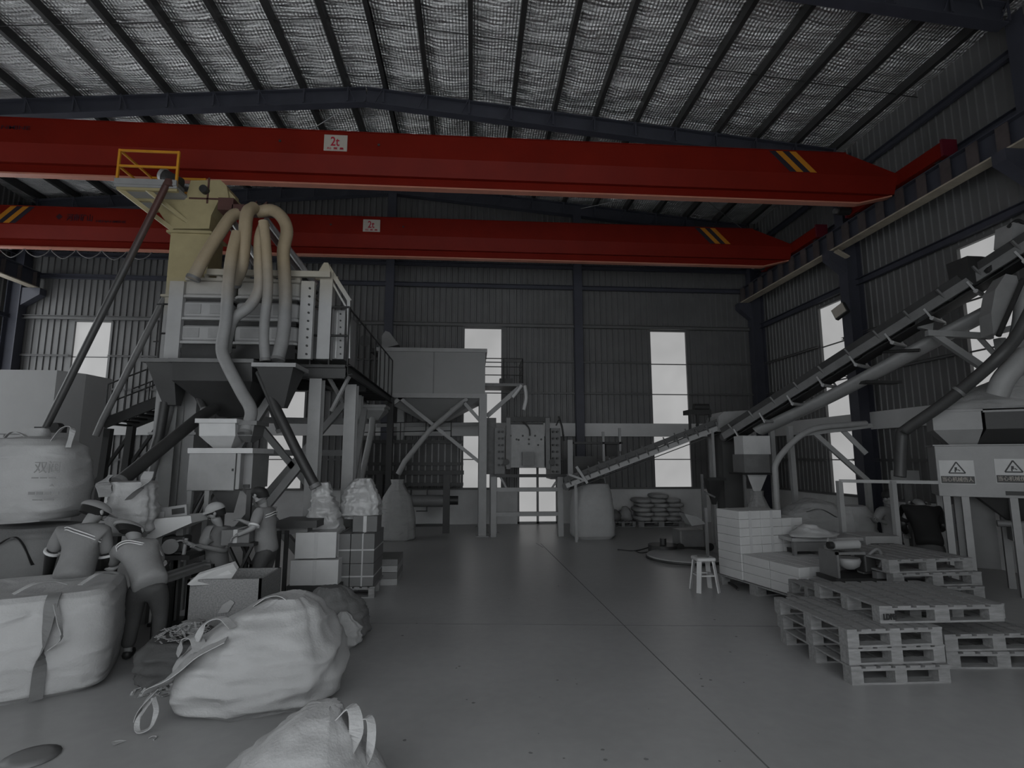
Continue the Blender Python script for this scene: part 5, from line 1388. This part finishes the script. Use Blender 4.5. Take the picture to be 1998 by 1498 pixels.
# grey lift leg
t = thing('lift_leg', 'dark grey square lift leg where the two conveyors meet', 'elevator', aY(1436, 1050, 12.4))
a, b = aY(1411, 900, 12.3).x, aY(1450, 900, 12.3).x
m = M(); m.bb((a, 12.3, 0), (b, 12.8, aY(1430, 812, 12.3).z)); m.build('casing', mat('leg_grey', G(.06), .5, 0, .1, 3), t)
m = M(); m.prism(pts([(1402, 842), (1402, 812), (1412, 803), (1462, 800), (1466, 812), (1452, 842)], 12.25), (0, .6, 0)); m.build('head_box', m_lgrey, t)
# drive frame beside it
t = thing('drive_unit', 'dark motor drive on a small frame above the low conveyor, left of the lift leg', 'motor', aY(1365, 840, 12.7))
m = M(); W(m, 1345, 799, 1388, 808, 12.7, .4); m.build('top_plate', m_dark, t)
for px_ in (1345, 1360, 1385):
    m = M(); W(m, px_, 805, px_ + 4, 852, 12.7, .05); m.build('upright', m_dsteel, t)
m = M(); m.cyl(aY(1365, 797, 12.9) + Vector((-.15, 0, .03)), aY(1365, 797, 12.9) + Vector((.22, 0, .03)), .09, 12); m.build('motor', m_dark, t)
# big conveyor
A, B = aY(1424, 852, 12.1), aY(2040, 468, 7.35)
cv, d, sd, u = conveyor('belt_conveyor', 'big inclined belt conveyor climbing from the lift leg to the upper right edge', A, B, .55, rollers=11, h=.15, fr=m_mid)
for k_ in range(9):
    p = A + (B - A) * (k_ + .5) / 9; m = M(); m.cyl(p - sd * .3 - u * .2, p + sd * .3 - u * .2, .035, 8)
    m.beam(p - sd * .3 - u * .24, p - sd * .3, .04, .03); m.beam(p + sd * .3 - u * .24, p + sd * .3, .04, .03); m.build('return_idler', m_galv, cv)
q = pts([(1480, 835, 11.7), (1560, 797, 11.0), (1640, 757, 10.3), (1760, 692, 9.4), (1880, 627, 8.6), (2010, 560, 7.8)])
m = M()
rings = []
for p in crom(q, 4): rings.append([p + sd * x * .27 + u * z for x, z in ((-1, .0), (-.8, -.1), (-.4, -.16), (0, -.18), (.4, -.16), (.8, -.1), (1, 0), (.8, -.07), (.4, -.13), (0, -.15), (-.4, -.13), (-.8, -.07))])
m.loft(rings, True, True); m.build('drip_trough', m_lgrey, cv)
c = aY(1804, 624, 8.85); m = M(); m.box(c, (.28, .08, .36), mx=Matrix.Rotation(R(12), 3, 'Y')); m.build('control_box', m_lgrey, cv)
m = M(); W(m, 1788, 600, 1800, 642, 8.95, .15); m.build('drive_chain', m_dark, cv)
c = aY(1708, 687, 9.6); m = M(); m.tube([c, aY(1795, 683, 8.9)], .03, 8, 1); m.cyl(c, c + Vector((.1, 0, 0)), .06, 10); m.tube(pts([(1712, 682, 9.7), (1735, 660, 9.6), (1765, 652, 9.5)]), .02, 6, 3); m.build('belt_scraper', m_dark, cv)
m = M(); W(m, 1690, 742, 1760, 747, 9.7, .25); m.build('under_tray', m_dark, cv)
# tail support posts
for (x0, y0, x1, y1, Y) in ((1503, 806, 1508, 905, 11.6), (1540, 832, 1546, 875, 11.1)):
    m = M(); P = aY(x0, y0, Y); Q = aY(x1, y1, Y); m.beam(P, (Q.x, Q.y, 0), .10, .10); m.build('leg', m_lgrey, cv)
# drive end at the upper right
t = thing('conveyor_drive', 'dark hopper and grey box on the upper end of the big conveyor', 'drive', aY(1940, 520, 7.9))
m = M(); m.prism(pts([(1887, 499), (1915, 500), (1950, 505), (1960, 530), (1905, 556), (1893, 530)], 7.9), (0, .4, 0)); m.build('feed_box', m_dark, t)
m = M(); m.box(aY(1978, 466, 7.7), (.36, .3, .36), mx=Matrix.Rotation(R(12), 3, 'Y')); m.build('control_box', m_lgrey, t)
m = M(); m.tube(pts([(1968, 442, 7.6), (1985, 430, 7.6), (1998, 436, 7.6)]), .03, 8, 4); m.build('cable', m_dark, t)
m = M(); m.beam(aY(1925, 530, 7.75), aY(1970, 480, 7.75), .06); m.build('arm', m_dark, t)

# ================================================================ RIGHT: PIPE, CHUTES, HOPPERS
m = M(); m.tube(pts([(1756, 930, 8.2), (1760, 852, 8.2), (1768, 838, 8.15)]) + pts([(1839, 789, 7.7), (1900, 740, 7.3), (1950, 695, 7.0), (1985, 655, 6.9), (2015, 600, 6.8)]), .085, 14, 4)
o = m.build('pipe', mat('pipe_grey', G(.045), .5, 0, .12, 3), loc=aY(1756, 930, 8.2), label='thick dark bent pipe sweeping from upper right down to the rail', cat='pipe')
m = M(); p = aY(1868, 766, 7.5); q_ = aY(1873, 762, 7.48); m.cyl(p, q_, .105, 14); m.build('pipe_clamp', m_mid, o)
t = thing('chute', 'pale tapered chute hanging from the upper end of the big conveyor', 'chute', aY(1930, 600, 7.4))
m = M(); m.prism(pts([(1962, 534), (1984, 538), (1988, 552), (1950, 640), (1938, 652), (1934, 610), (1942, 565)], 7.4), (.1, .3, 0)); m.build('body', m_lgrey, t, bevel=.02)
m = M(); m.tube(pts([(1996, 545, 7.3), (1948, 655, 7.3)]), .035, 8, 1); m.build('edge_strap', m_dark, t)
m = M(); m.tube(pts([(1998, 560, 7.5), (1990, 640, 7.5), (1970, 700, 7.5)]), .11, 12, 4); m.build('pipe', m_lgrey, loc=aY(1985, 650, 7.5), label='pale round pipe behind the tapered chute at the right edge', cat='pipe')
m = M(); m.tube(pts([(2005, 690, 7.0), (1962, 735, 7.1), (1945, 770, 7.2)]), .14, 14, 4); m.build('chute', m_lgrey, loc=aY(1965, 740, 7.1), label='short pale spout above the cloth-covered hopper at the right edge', cat='chute')
# A-frame braces under the conveyor end
t = thing('support_frame', 'pale braced steel frame propping the big conveyor in front of the right window', 'frame', aY(1850, 700, 8.6))
for a, b, w_ in (((1808, 650), (1935, 656), .10), ((1822, 652), (1915, 715), .10), ((1905, 652), (1940, 690), .07), ((1935, 650), (1975, 640), .09)):
    m = M(); m.beam(aY(*a, 8.6), aY(*b, 8.4), w_, w_); m.build('brace', m_lgrey, t)
P = aY(1950, 660, 8.6); m = M(); m.beam((P.x + .15, 8.6, 0), P, .12); m.build('post', m_lgrey, t)
# cabinet with warning signs: built square, then turned towards the aisle
AW = R(-35); P0 = Vector((aY(1828, 920, 8.0).x, 8.0, 0)); YW = P0.y; RW = Matrix.Rotation(AW, 3, 'Z')
def tx(px):
    """distance along the turned front that shows at pixel column px"""
    d = ray(px, 920); c, s = math.cos(AW), math.sin(AW); return (P0.x * d.y - P0.y * d.x) / (s * d.x - c * d.y)
def turn(o):
    o.location = P0 + RW @ (o.location - P0); o.rotation_euler.z = AW
def lz_(px, py):
    q = P0 + RW @ Vector((tx(px), 0, 0)); return aY(px, py, q.y).z
t = thing('bagging_machine', 'wide pale bagging machine cabinet with two warning signs at the right edge', 'bagging machine', P0)
z1_, z0_ = lz_(1840, 870), lz_(1840, 968)
m = M(); m.bb((P0.x, YW, z0_), (P0.x + 2.2, YW + .8, z1_)); cab = m.build('cabinet', m_lgrey, t, bevel=.008)
m = M(); m.bb((P0.x - .02, YW - .02, z1_), (P0.x + 2.22, YW + .82, z1_ + .02)); m.build('top_plate', m_lgrey, cab)
xs2 = P0.x + tx(1957); m = M(); m.bb((xs2, YW - .01, z0_ + .04), (xs2 + .7, YW, z0_ + .10)); m.build('slot', m_black, cab)
for sx_, sy_ in ((1867, 921), (1978, 919)):
    c = Vector((P0.x + tx(sx_), YW - .004, lz_(sx_, sy_))); w_ = .42; h_ = .36; sc = 1.0
    m = M(); m.box(c, (w_, .006, h_)); sg = m.build('warning_sign', m_white, cab, label='white warning sign with black triangle')
    tc = c + Vector((0, -.005, .05)); r_ = .105
    tri = [tc + Vector((0, 0, r_)), tc + Vector((-r_ * .95, 0, -r_ * .6)), tc + Vector((r_ * .95, 0, -r_ * .6))]
    m = M()
    for i in range(3): m.beam(tri[i], tri[(i + 1) % 3], .018, .004, up=Vector((0, 1, 0)))
    m.box(tc + Vector((-.01, 0, .0)), (.03, .003, .05)); m.box(tc + Vector((.025, 0, -.02)), (.035, .003, .014), mx=Matrix.Rotation(R(35), 3, 'Y')); m.box(tc + Vector((-.02, 0, -.03)), (.016, .003, .04))
    m.build('triangle', m_black, sg)
    bc = c + Vector((0, -.005, -.115)); m = M(); m.box(bc, (w_ * .96, .004, .11)); m.build('text_panel', m_dsteel, sg)
    lettering('sign_text', '当心机械伤人', .08, bc + Vector((0, -.004, .008)), m_sign, sg, width=w_ * .88, height=.07)
for px_ in (1842, 1878, 1972):
    for dy in (.05, .72):
        x = P0.x + tx(px_); m = M(); m.beam((x, YW + dy, 0), (x, YW + dy, z0_ + .01), .09, .09); m.build('leg', m_lgrey, t)
xc = P0.x + tx(1905); m = M(); q_ = P0.x + tx(1985)
m.loft([[Vector((xc, YW + .1, z0_)), Vector((q_ + .4, YW + .1, z0_)), Vector((q_ + .4, YW + .6, z0_)), Vector((xc, YW + .6, z0_))], [Vector((q_ - .1, YW + .25, z0_ - .36)), Vector((q_ + .14, YW + .25, z0_ - .36)), Vector((q_ + .14, YW + .45, z0_ - .36)), Vector((q_ - .1, YW + .45, z0_ - .36))]]); m.build('discharge_cone', m_dsteel, t)
m = M(); m.bb((xc - .1, YW + .5, .3), (xc + .25, YW + .75, z0_)); m.build('side_panel', mat('grey_panel3', G(.09), .5, 0, .1, 3), t)
m = M(); c = Vector((q_ + .02, YW + .2, z0_ - .5)); m.box(c, (.3, .3, .25)); m.cyl(c + Vector((-.3, -.1, .12)), c + Vector((.1, -.1, .12)), .05, 10); m.build('clamp_unit', m_mid, t)
turn(t)
for (a0, a1, b0, b1, ya, yb, lab, mm, mr) in ((.02, .62, .22, .56, 803, 868, 'pale upper hopper on the left half of the warning-sign machine', m_lgrey, m_lgrey), (.66, 1.9, .55, 1.5, 806, 868, 'dark hopper on the right half of the warning-sign machine', m_dsteel, m_lgrey)):
    t = thing('hopper', lab, 'hopper', P0 + Vector(((a0 + a1) / 2, .4, z1_)))
    zt_ = lz_(1870, ya); zm_ = lz_(1870, 838); x0 = P0.x
    m = M(); q4 = lambda a, b, y0, y1, z: [Vector((x0 + a, YW + y0, z)), Vector((x0 + b, YW + y0, z)), Vector((x0 + b, YW + y1, z)), Vector((x0 + a, YW + y1, z))]
    m.loft([q4(b0, b1, .2, .6, z1_ + .02), q4(a0, a1, .05, .75, zm_), q4(a0, a1, .05, .75, zt_)]); m.build('body', mm, t)
    m = M(); m.loft([q4(a0 - .02, a1 + .02, .03, .77, zt_), q4(a0 - .02, a1 + .02, .03, .77, zt_ + .03)]); m.build('rim', mr, t)
    turn(t)
bag('hopper_cover', 'pale cloth cover gathered over the hoppers at the right edge', 'cover', P0 + RW @ Vector((.95, .4, lz_(1870, 803) + .03)),
    [(0, .86, .34, 0, 0), (.05, .9, .36, 0, 0), (.2, .72, .3, .05, 0), (.38, .4, .2, .15, 0), (.55, .16, .12, .3, 0)], material=m_bag2, rot=AW, p=2.6, amp=.03, fs=3, seed=71, k=7, vert=.03, n=44)
# railing
t = thing('railing', 'pale pipe railing in front of the work bench', 'railing', aY(1700, 1100, 8.6))
a, b = aY(1637, 938, 8.6), aY(1830, 941, 7.9)
m = M(); m.beam(a, b, .05); m.build('top_rail', m_lgrey, t)
for P, q_ in ((a, (1650, 1120)), (aY(1741, 938, 8.2), (1758, 1100))):
    m = M(); m.beam((P.x, P.y, 0), P, .075); m.build('post', m_lgrey, t)
# arched pipe frame and diagonals
m = M(); m.tube(pts([(1518, 1010), (1513, 930), (1514, 905), (1530, 880), (1562, 850), (1600, 834), (1690, 826)], 10.4), .06, 10, 5)
m.build('pipe', m_lgrey, loc=aY(1518, 1010, 10.4), label='pale arched pipe left of the right-hand floor-to-roof column', cat='pipe')
t = thing('brace_frame', 'pair of pale diagonal struts in front of the far right window', 'frame', aY(1640, 880, 10.6))
for a, b in (((1585, 842), (1692, 937)), ((1637, 832), (1690, 885)), ((1556, 848), (1700, 830))):
    m = M(); m.beam(aY(*a, 10.6), aY(*b, 10.4), .09, .09); m.build('strut', m_lgrey, t)
P = aY(1692, 935, 10.4); m = M(); m.beam((P.x, P.y, 0), P, .09); m.build('post', m_lgrey, t)
# small hopper unit right of lift leg
t = thing('weigh_unit', 'small dark weighing unit with white cone right of the lift leg', 'hopper', aY(1480, 1000, 11.4))
m = M(); W(m, 1452, 886, 1502, 924, 11.2, .5); m.build('box', m_mid, t)
m = M(); W(m, 1449, 922, 1514, 926, 11.15, .6); m.build('shelf', m_black, t)
rr = [[aY(x_, y_, 11.3 + dd) for x_, dd in ((x0, 0), (x1, 0), (x1, .4), (x0, .4))] for x0, x1, y_ in ((1458, 1497, 926), (1470, 1484, 958))]
m = M(); m.loft(rr); m.build('cone', m_white, t)
m = M(); W(m, 1450, 850, 1503, 886, 11.25, .4); m.build('top_box', m_white, t)
for px_ in (1452, 1512):
    p = aY(px_, 926, 11.3); m = M(); m.beam((p.x, 11.3, 0), p, .05); m.build('leg', m_mid, t)
tall_sack('mottled grey sack under the small weighing unit', 1480, 957, 1010, 11.4, 62, 75, base_z=0, material=m_bag2, neck=.3)
hopper('funnel', 'small dark triangular funnel left of the lift leg', (1382, 1413, 933), None, (1396, 1402, 985), 12.0, .3, None, m_dark, m_dark, depb=.08, cat='funnel')
m = M(); p = aY(1375, 960, 12.0); m.beam((p.x, 12, 0), (p.x, 12, p.z), .05); m.beam((p.x - .05, 12, 0), (p.x - .05, 12, p.z + .4), .05); m.beam((p.x, 12, p.z), aY(1395, 970, 12.0), .04); m.build('stand', m_mid, loc=(p.x, 12, 0), label='thin post stand holding the small dark funnel', cat='stand')

# ================================================================ RIGHT: FLOOR GOODS
# sack stack on pallet by the back wall
SO = aZ(1287, 1028); sx0 = aY(1246, 1010, SO.y).x; sx1 = aY(1335, 1010, SO.y).x
pallet('dark pallet under the stack of filled sacks by the back wall', sx0, SO.y, 0, sx1 - sx0, 1.0)
k3 = ['left', 'middle', 'right']
w_ = (sx1 - sx0) / 3
for lz in range(6):
    for i in range(3):
        if lz == 5 and i != 1: continue
        c = Vector((sx0 + w_ * (i + .5) + (.06 if lz % 2 else -.03), SO.y + .4, .157 + lz * .13))
        bag('filled_sack', '%s filled sack in the %s layer of the stack by the back wall' % (k3[i], ['lowest', 'second', 'third', 'fourth', 'fifth', 'top'][lz]), 'sack', c,
            [(0, w_ * .40, .36, 0, 0), (.03, w_ * .53, .42, 0, 0), (.07, w_ * .55, .44, 0, 0), (.11, w_ * .5, .41, 0, 0), (.135, w_ * .36, .3, 0, 0)], material=m_bag2, group='filled sacks stacked on a pallet', p=3, amp=.015, fs=3, seed=80 + lz * 3 + i, k=2, n=22)
LX = aZ(1218, 1028)
pallet('small dark pallet left of the sack stack', LX.x - .4, LX.y, 0, .75, .8)
bag('filled_sack', 'dark slouched sack on the small pallet left of the sack stack', 'sack', (LX.x - .2, LX.y + .35, .157), [(0, .14, .2, 0, 0), (.05, .18, .24, 0, 0), (.2, .16, .2, 0, 0), (.32, .05, .06, 0, 0)], material=m_mid, amp=.03, fs=3, seed=90, k=4, n=30, p=2.4)
bag('filled_sack', 'pale slouched sack on the small pallet, nearer the sack stack', 'sack', (LX.x + .15, LX.y + .4, .157), [(0, .15, .2, 0, 0), (.05, .19, .24, 0, 0), (.25, .16, .2, 0, 0), (.4, .05, .06, 0, 0)], material=m_bag2, amp=.03, fs=3, seed=91, k=4, n=30, p=2.4)
# turntable of the wrapping machine
c = aZ(1338, 1090)
t = thing('turntable', 'low round steel turntable with a ramp lip on the aisle floor', 'turntable', c)
m = M(); m.lathe(c, [(.74, .0), (.76, .02), (.76, .07), (.73, .085), (.1, .088), (.01, .088)], 40); m.build('disc', m_lgrey, t)
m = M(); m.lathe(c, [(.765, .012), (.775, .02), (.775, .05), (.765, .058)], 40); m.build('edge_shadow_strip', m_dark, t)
c2 = c + Vector((.35, .95, 0)); t2 = thing('wrapper_base', 'dark grey motor housing behind the round turntable', 'machine', c2)
m = M(); m.box(c2 + Vector((.1, 0, .28)), (.55, .5, .36)); m.build('housing', m_mid, t2, bevel=.03)
m = M(); m.box(c2 + Vector((.1, 0, .05)), (.7, .6, .1)); m.build('base_plate', m_dsteel, t2)
for sx_ in (-.2, .45): 
    m = M(); m.cyl(c2 + Vector((sx_, -.32, .12)), c2 + Vector((sx_, -.27, .12)), .08, 14); m.build('wheel', m_black, t2)
m = M(); m.cyl(c2 + Vector((-.5, -.1, .0)), c2 + Vector((-.5, -.1, .15)), .32, 28); m.build('round_base', m_dark, t2)
m = M(); m.tube([c2 + Vector((-.5, -.1, .15)), c2 + Vector((-.5, -.1, .28))], .07, 10, 1); m.build('spindle', m_dark, t2)
m = M(); P = [aZ(1205, 1072, .01), aZ(1240, 1074, .01), aZ(1275, 1066, .01), aZ(1300, 1068, .01), aZ(1255, 1078, .01), aZ(1238, 1074, .01)]; m.tube(P, .012, 6, 6); m.build('cable', m_dark, loc=P[0], label='thin dark cable lying on the floor left of the turntable', cat='cable')
t = thing('film_stand', 'grey coiled cover behind the turntable, at the foot of the small funnel stand', 'cover', aZ(1370, 1050))
m = M(); m.prism(pts([(1335, 1002), (1362, 1008), (1378, 1022), (1350, 1026)], 10.8), (0, .3, 0)); m.build('cover', m_lgrey, t)
m = M(); p = aY(1378, 1020, 10.8); m.beam((p.x, 10.8, 0), (p.x, 10.8, p.z + .3), .05); m.build('post', m_lgrey, t)
# stool
c = aZ(1375, 1152); t = thing('stool', 'small pale plastic stool in front of the turntable', 'stool', c)
ht = .5
for a in range(4):
    an = R(45 + 90 * a); m = M(); m.beam(c + Vector((math.cos(an) * .22, math.sin(an) * .22, 0)), c + Vector((math.cos(an) * .15, math.sin(an) * .15, ht - .03)), .07, .02); m.build('leg', m_white, t)
m = M(); rbox(m, c.x - .15, c.x + .15, c.y - .15, c.y + .15, ht - .05, ht, .05, .012); m.build('seat', m_white, t)
m = M()
for a in range(4):
    an = R(45 + 90 * a); an2 = R(135 + 90 * a); m.beam(c + Vector((math.cos(an) * .17, math.sin(an) * .17, .24)), c + Vector((math.cos(an2) * .17, math.sin(an2) * .17, .24)), .04, .02)
m.build('brace_ring', m_white, t)
m = M(); m.cyl(c + Vector((0, 0, ht)), c + Vector((0, 0, ht + .01)), .09, 20); m.build('seat_recess', m_mid, t)
# dark strip by pallet
m = M(); m.tube(pts([(1412, 1108, 7.9), (1425, 1118, 7.8), (1436, 1130, 7.7)]), .03, 8, 3); 
m = M(); P = [aZ(1408, 1130, .02), aZ(1432, 1142, .02), aZ(1440, 1150, .02)]; m.tube(P, .02, 8, 3); m.build('hose', m_dark, loc=P[0], label='short dark hose piece on the floor at the left of the white cartons', cat='hose')
# bulk bags behind cartons
bag('bulk_bag', 'big pale slouched bulk bag behind the white cartons, left of the railing post', 'bulk bag', (6.6, 10.3, 0),
    [(0, .5, .45, 0, 0), (.08, .6, .5, 0, 0), (.6, .62, .5, 0, 0), (.95, .5, .42, 0, 0), (1.12, .32, .3, .05, 0), (1.2, .1, .1, .05, 0)], material=m_bag2, p=2.8, amp=.04, fs=2.2, seed=95, k=8, vert=.04,
    straps=[(.06, [(-.35, -.42, 1.0), (-.1, -.46, 1.05), (.2, -.46, .9)], m_strap, 'strap_band')])
bag('bulk_bag', 'brighter bulk bag between the slouched bag and the dark column', 'bulk bag', (7.2, 10.0, 0),
    [(0, .3, .3, 0, 0), (.08, .36, .36, 0, 0), (.6, .36, .34, 0, 0), (.95, .34, .3, 0, 0), (1.1, .2, .2, 0, 0)], p=2.8, amp=.03, fs=2.4, seed=97, k=8, vert=.03)
bag('woven_sack', 'pale crumpled sack lying on the long table behind the white cartons', 'sack', aY(1588, 1046, 8.1),
    [(0, .34, .2, 0, 0), (.03, .36, .22, 0, 0), (.1, .2, .16, -.03, 0), (.19, .06, .06, -.06, 0)], p=2.2, amp=.03, fs=4, seed=98, k=6, n=36)
# long table
t = thing('work_table', 'long pale table behind the white cartons', 'table', aY(1620, 1080, 8.2))
m = M(); a = aY(1545, 1050, 8.0); b = aY(1700, 1050, 8.0); m.bb((a.x, 8.0, a.z - .05), (b.x, 8.6, a.z)); m.build('table_top', m_lgrey, t)
m = M(); m.bb((a.x + .05, 8.05, a.z - .2), (b.x - .05, 8.1, a.z - .05)); m.build('apron', m_mid, t)
for x in (a.x + .06, b.x - .06):
    for y in (8.05, 8.54):
        m = M(); m.beam((x, y, 0), (x, y, a.z - .05), .05); m.build('leg', m_mid, t)
m = M(); m.prism(pts([(1553, 1072), (1590, 1078), (1590, 1088), (1555, 1084)], 8.15), (0, .3, 0)); m.build('under_shelf', m_dark, t)
# work bench with box
t = thing('work_bench', 'pale bench box right of the railing post, behind the tall pallet stack', 'bench', aY(1720, 1090, 8.1))
m = M(); W(m, 1690, 1046, 1757, 1076, 7.95, .5); m.build('box', m_lgrey, t, bevel=.01)
m = M(); W(m, 1672, 1076, 1800, 1086, 7.9, .6); m.build('top', m_mid, t)
for px_ in (1680, 1790):
    p = aY(px_, 1086, 8.0); m = M(); m.beam((p.x, 8.1, 0), (p.x, 8.1, p.z), .06); m.build('leg', m_mid, t)
m = M(); W(m, 1700, 1060, 1745, 1062, 7.94, .02); m.build('seam', m_dsteel, t)
m = M(); P = pts([(1616, 1050, 7.6), (1598, 1160, 7.3)]); P[1].z = max(P[1].z, .0); m.tube(P, .012, 8, 1); m.build('pole', m_galv, loc=P[1], label='thin pale pole leaning against the long table behind the cartons', cat='pole')
# machine on pallets
ZP = .471; c = aZ(1695, 1142, ZP) + Vector((.0, .35, 0)); t = thing('engine_unit', 'dusty small engine-like machine lying on the low pallets', 'machine', c)
def rel(x, y, z): return c + Vector((x, y, z))
m = M(); m.bb(rel(-.30, -.2, 0), rel(.42, .2, .05)); m.build('base_board', m_dark, t)
m = M(); m.bb(rel(-.26, -.18, .05), rel(-.23, .18, .36)); m.bb(rel(-.26, -.18, .33), rel(.12, -.15, .36)); m.build('frame', m_mid, t)
m = M(); m.tube([rel(-.18, 0, .42), rel(.16, 0, .43)], .06, 14, 1); m.build('tank', m_lgrey, t)
m = M(); m.cyl(rel(-.24, 0, .42), rel(-.18, 0, .42), .045, 12); m.build('tank_cap', m_black, t)
m = M(); m.lathe(rel(.0, -.02, .13), [(.06, 0), (.12, .04), (.14, .1), (.13, .14), (.10, .13)], 20); m.build('bowl', m_lgrey, t)
m = M(); m.box(rel(.24, 0, .2), (.16, .2, .22)); m.build('gearbox', m_dsteel, t, bevel=.02)
m = M(); m.tube([rel(.22, -.08, .3), rel(.36, -.08, .38), rel(.42, -.06, .25), rel(.36, -.04, .08)], .02, 8, 5); m.build('hose', m_mid, t)
m = M(); m.bb(rel(.2, -.24, .05), rel(1.0, -.16, .13)); m.build('pipe_guard', m_mid, t)
# dark cabinet behind person in black
m = M(); W(m, 1850, 985, 1875, 1055, 8.6, .3); m.build('bin', m_cardw, loc=aY(1862, 1055, 8.6), label='pale upright board seen between the two frame legs right of the black shirt', cat='board')
t = thing('crate', 'grey crate on the wall ledge above the black-shirted worker', 'crate', aY(1780, 935, 9.0))
m = M(); W(m, 1764, 918, 1794, 937, 9.0, .3); m.build('box', m_lgrey, t)
m = M(); p = aY(1779, 937, 9.1); m.bb((p.x - .25, 9.0, p.z - .03), (p.x + .3, 9.4, p.z)); m.beam((p.x, 9.2, 0), (p.x, 9.2, p.z), .08); m.build('stand', m_mid, t)
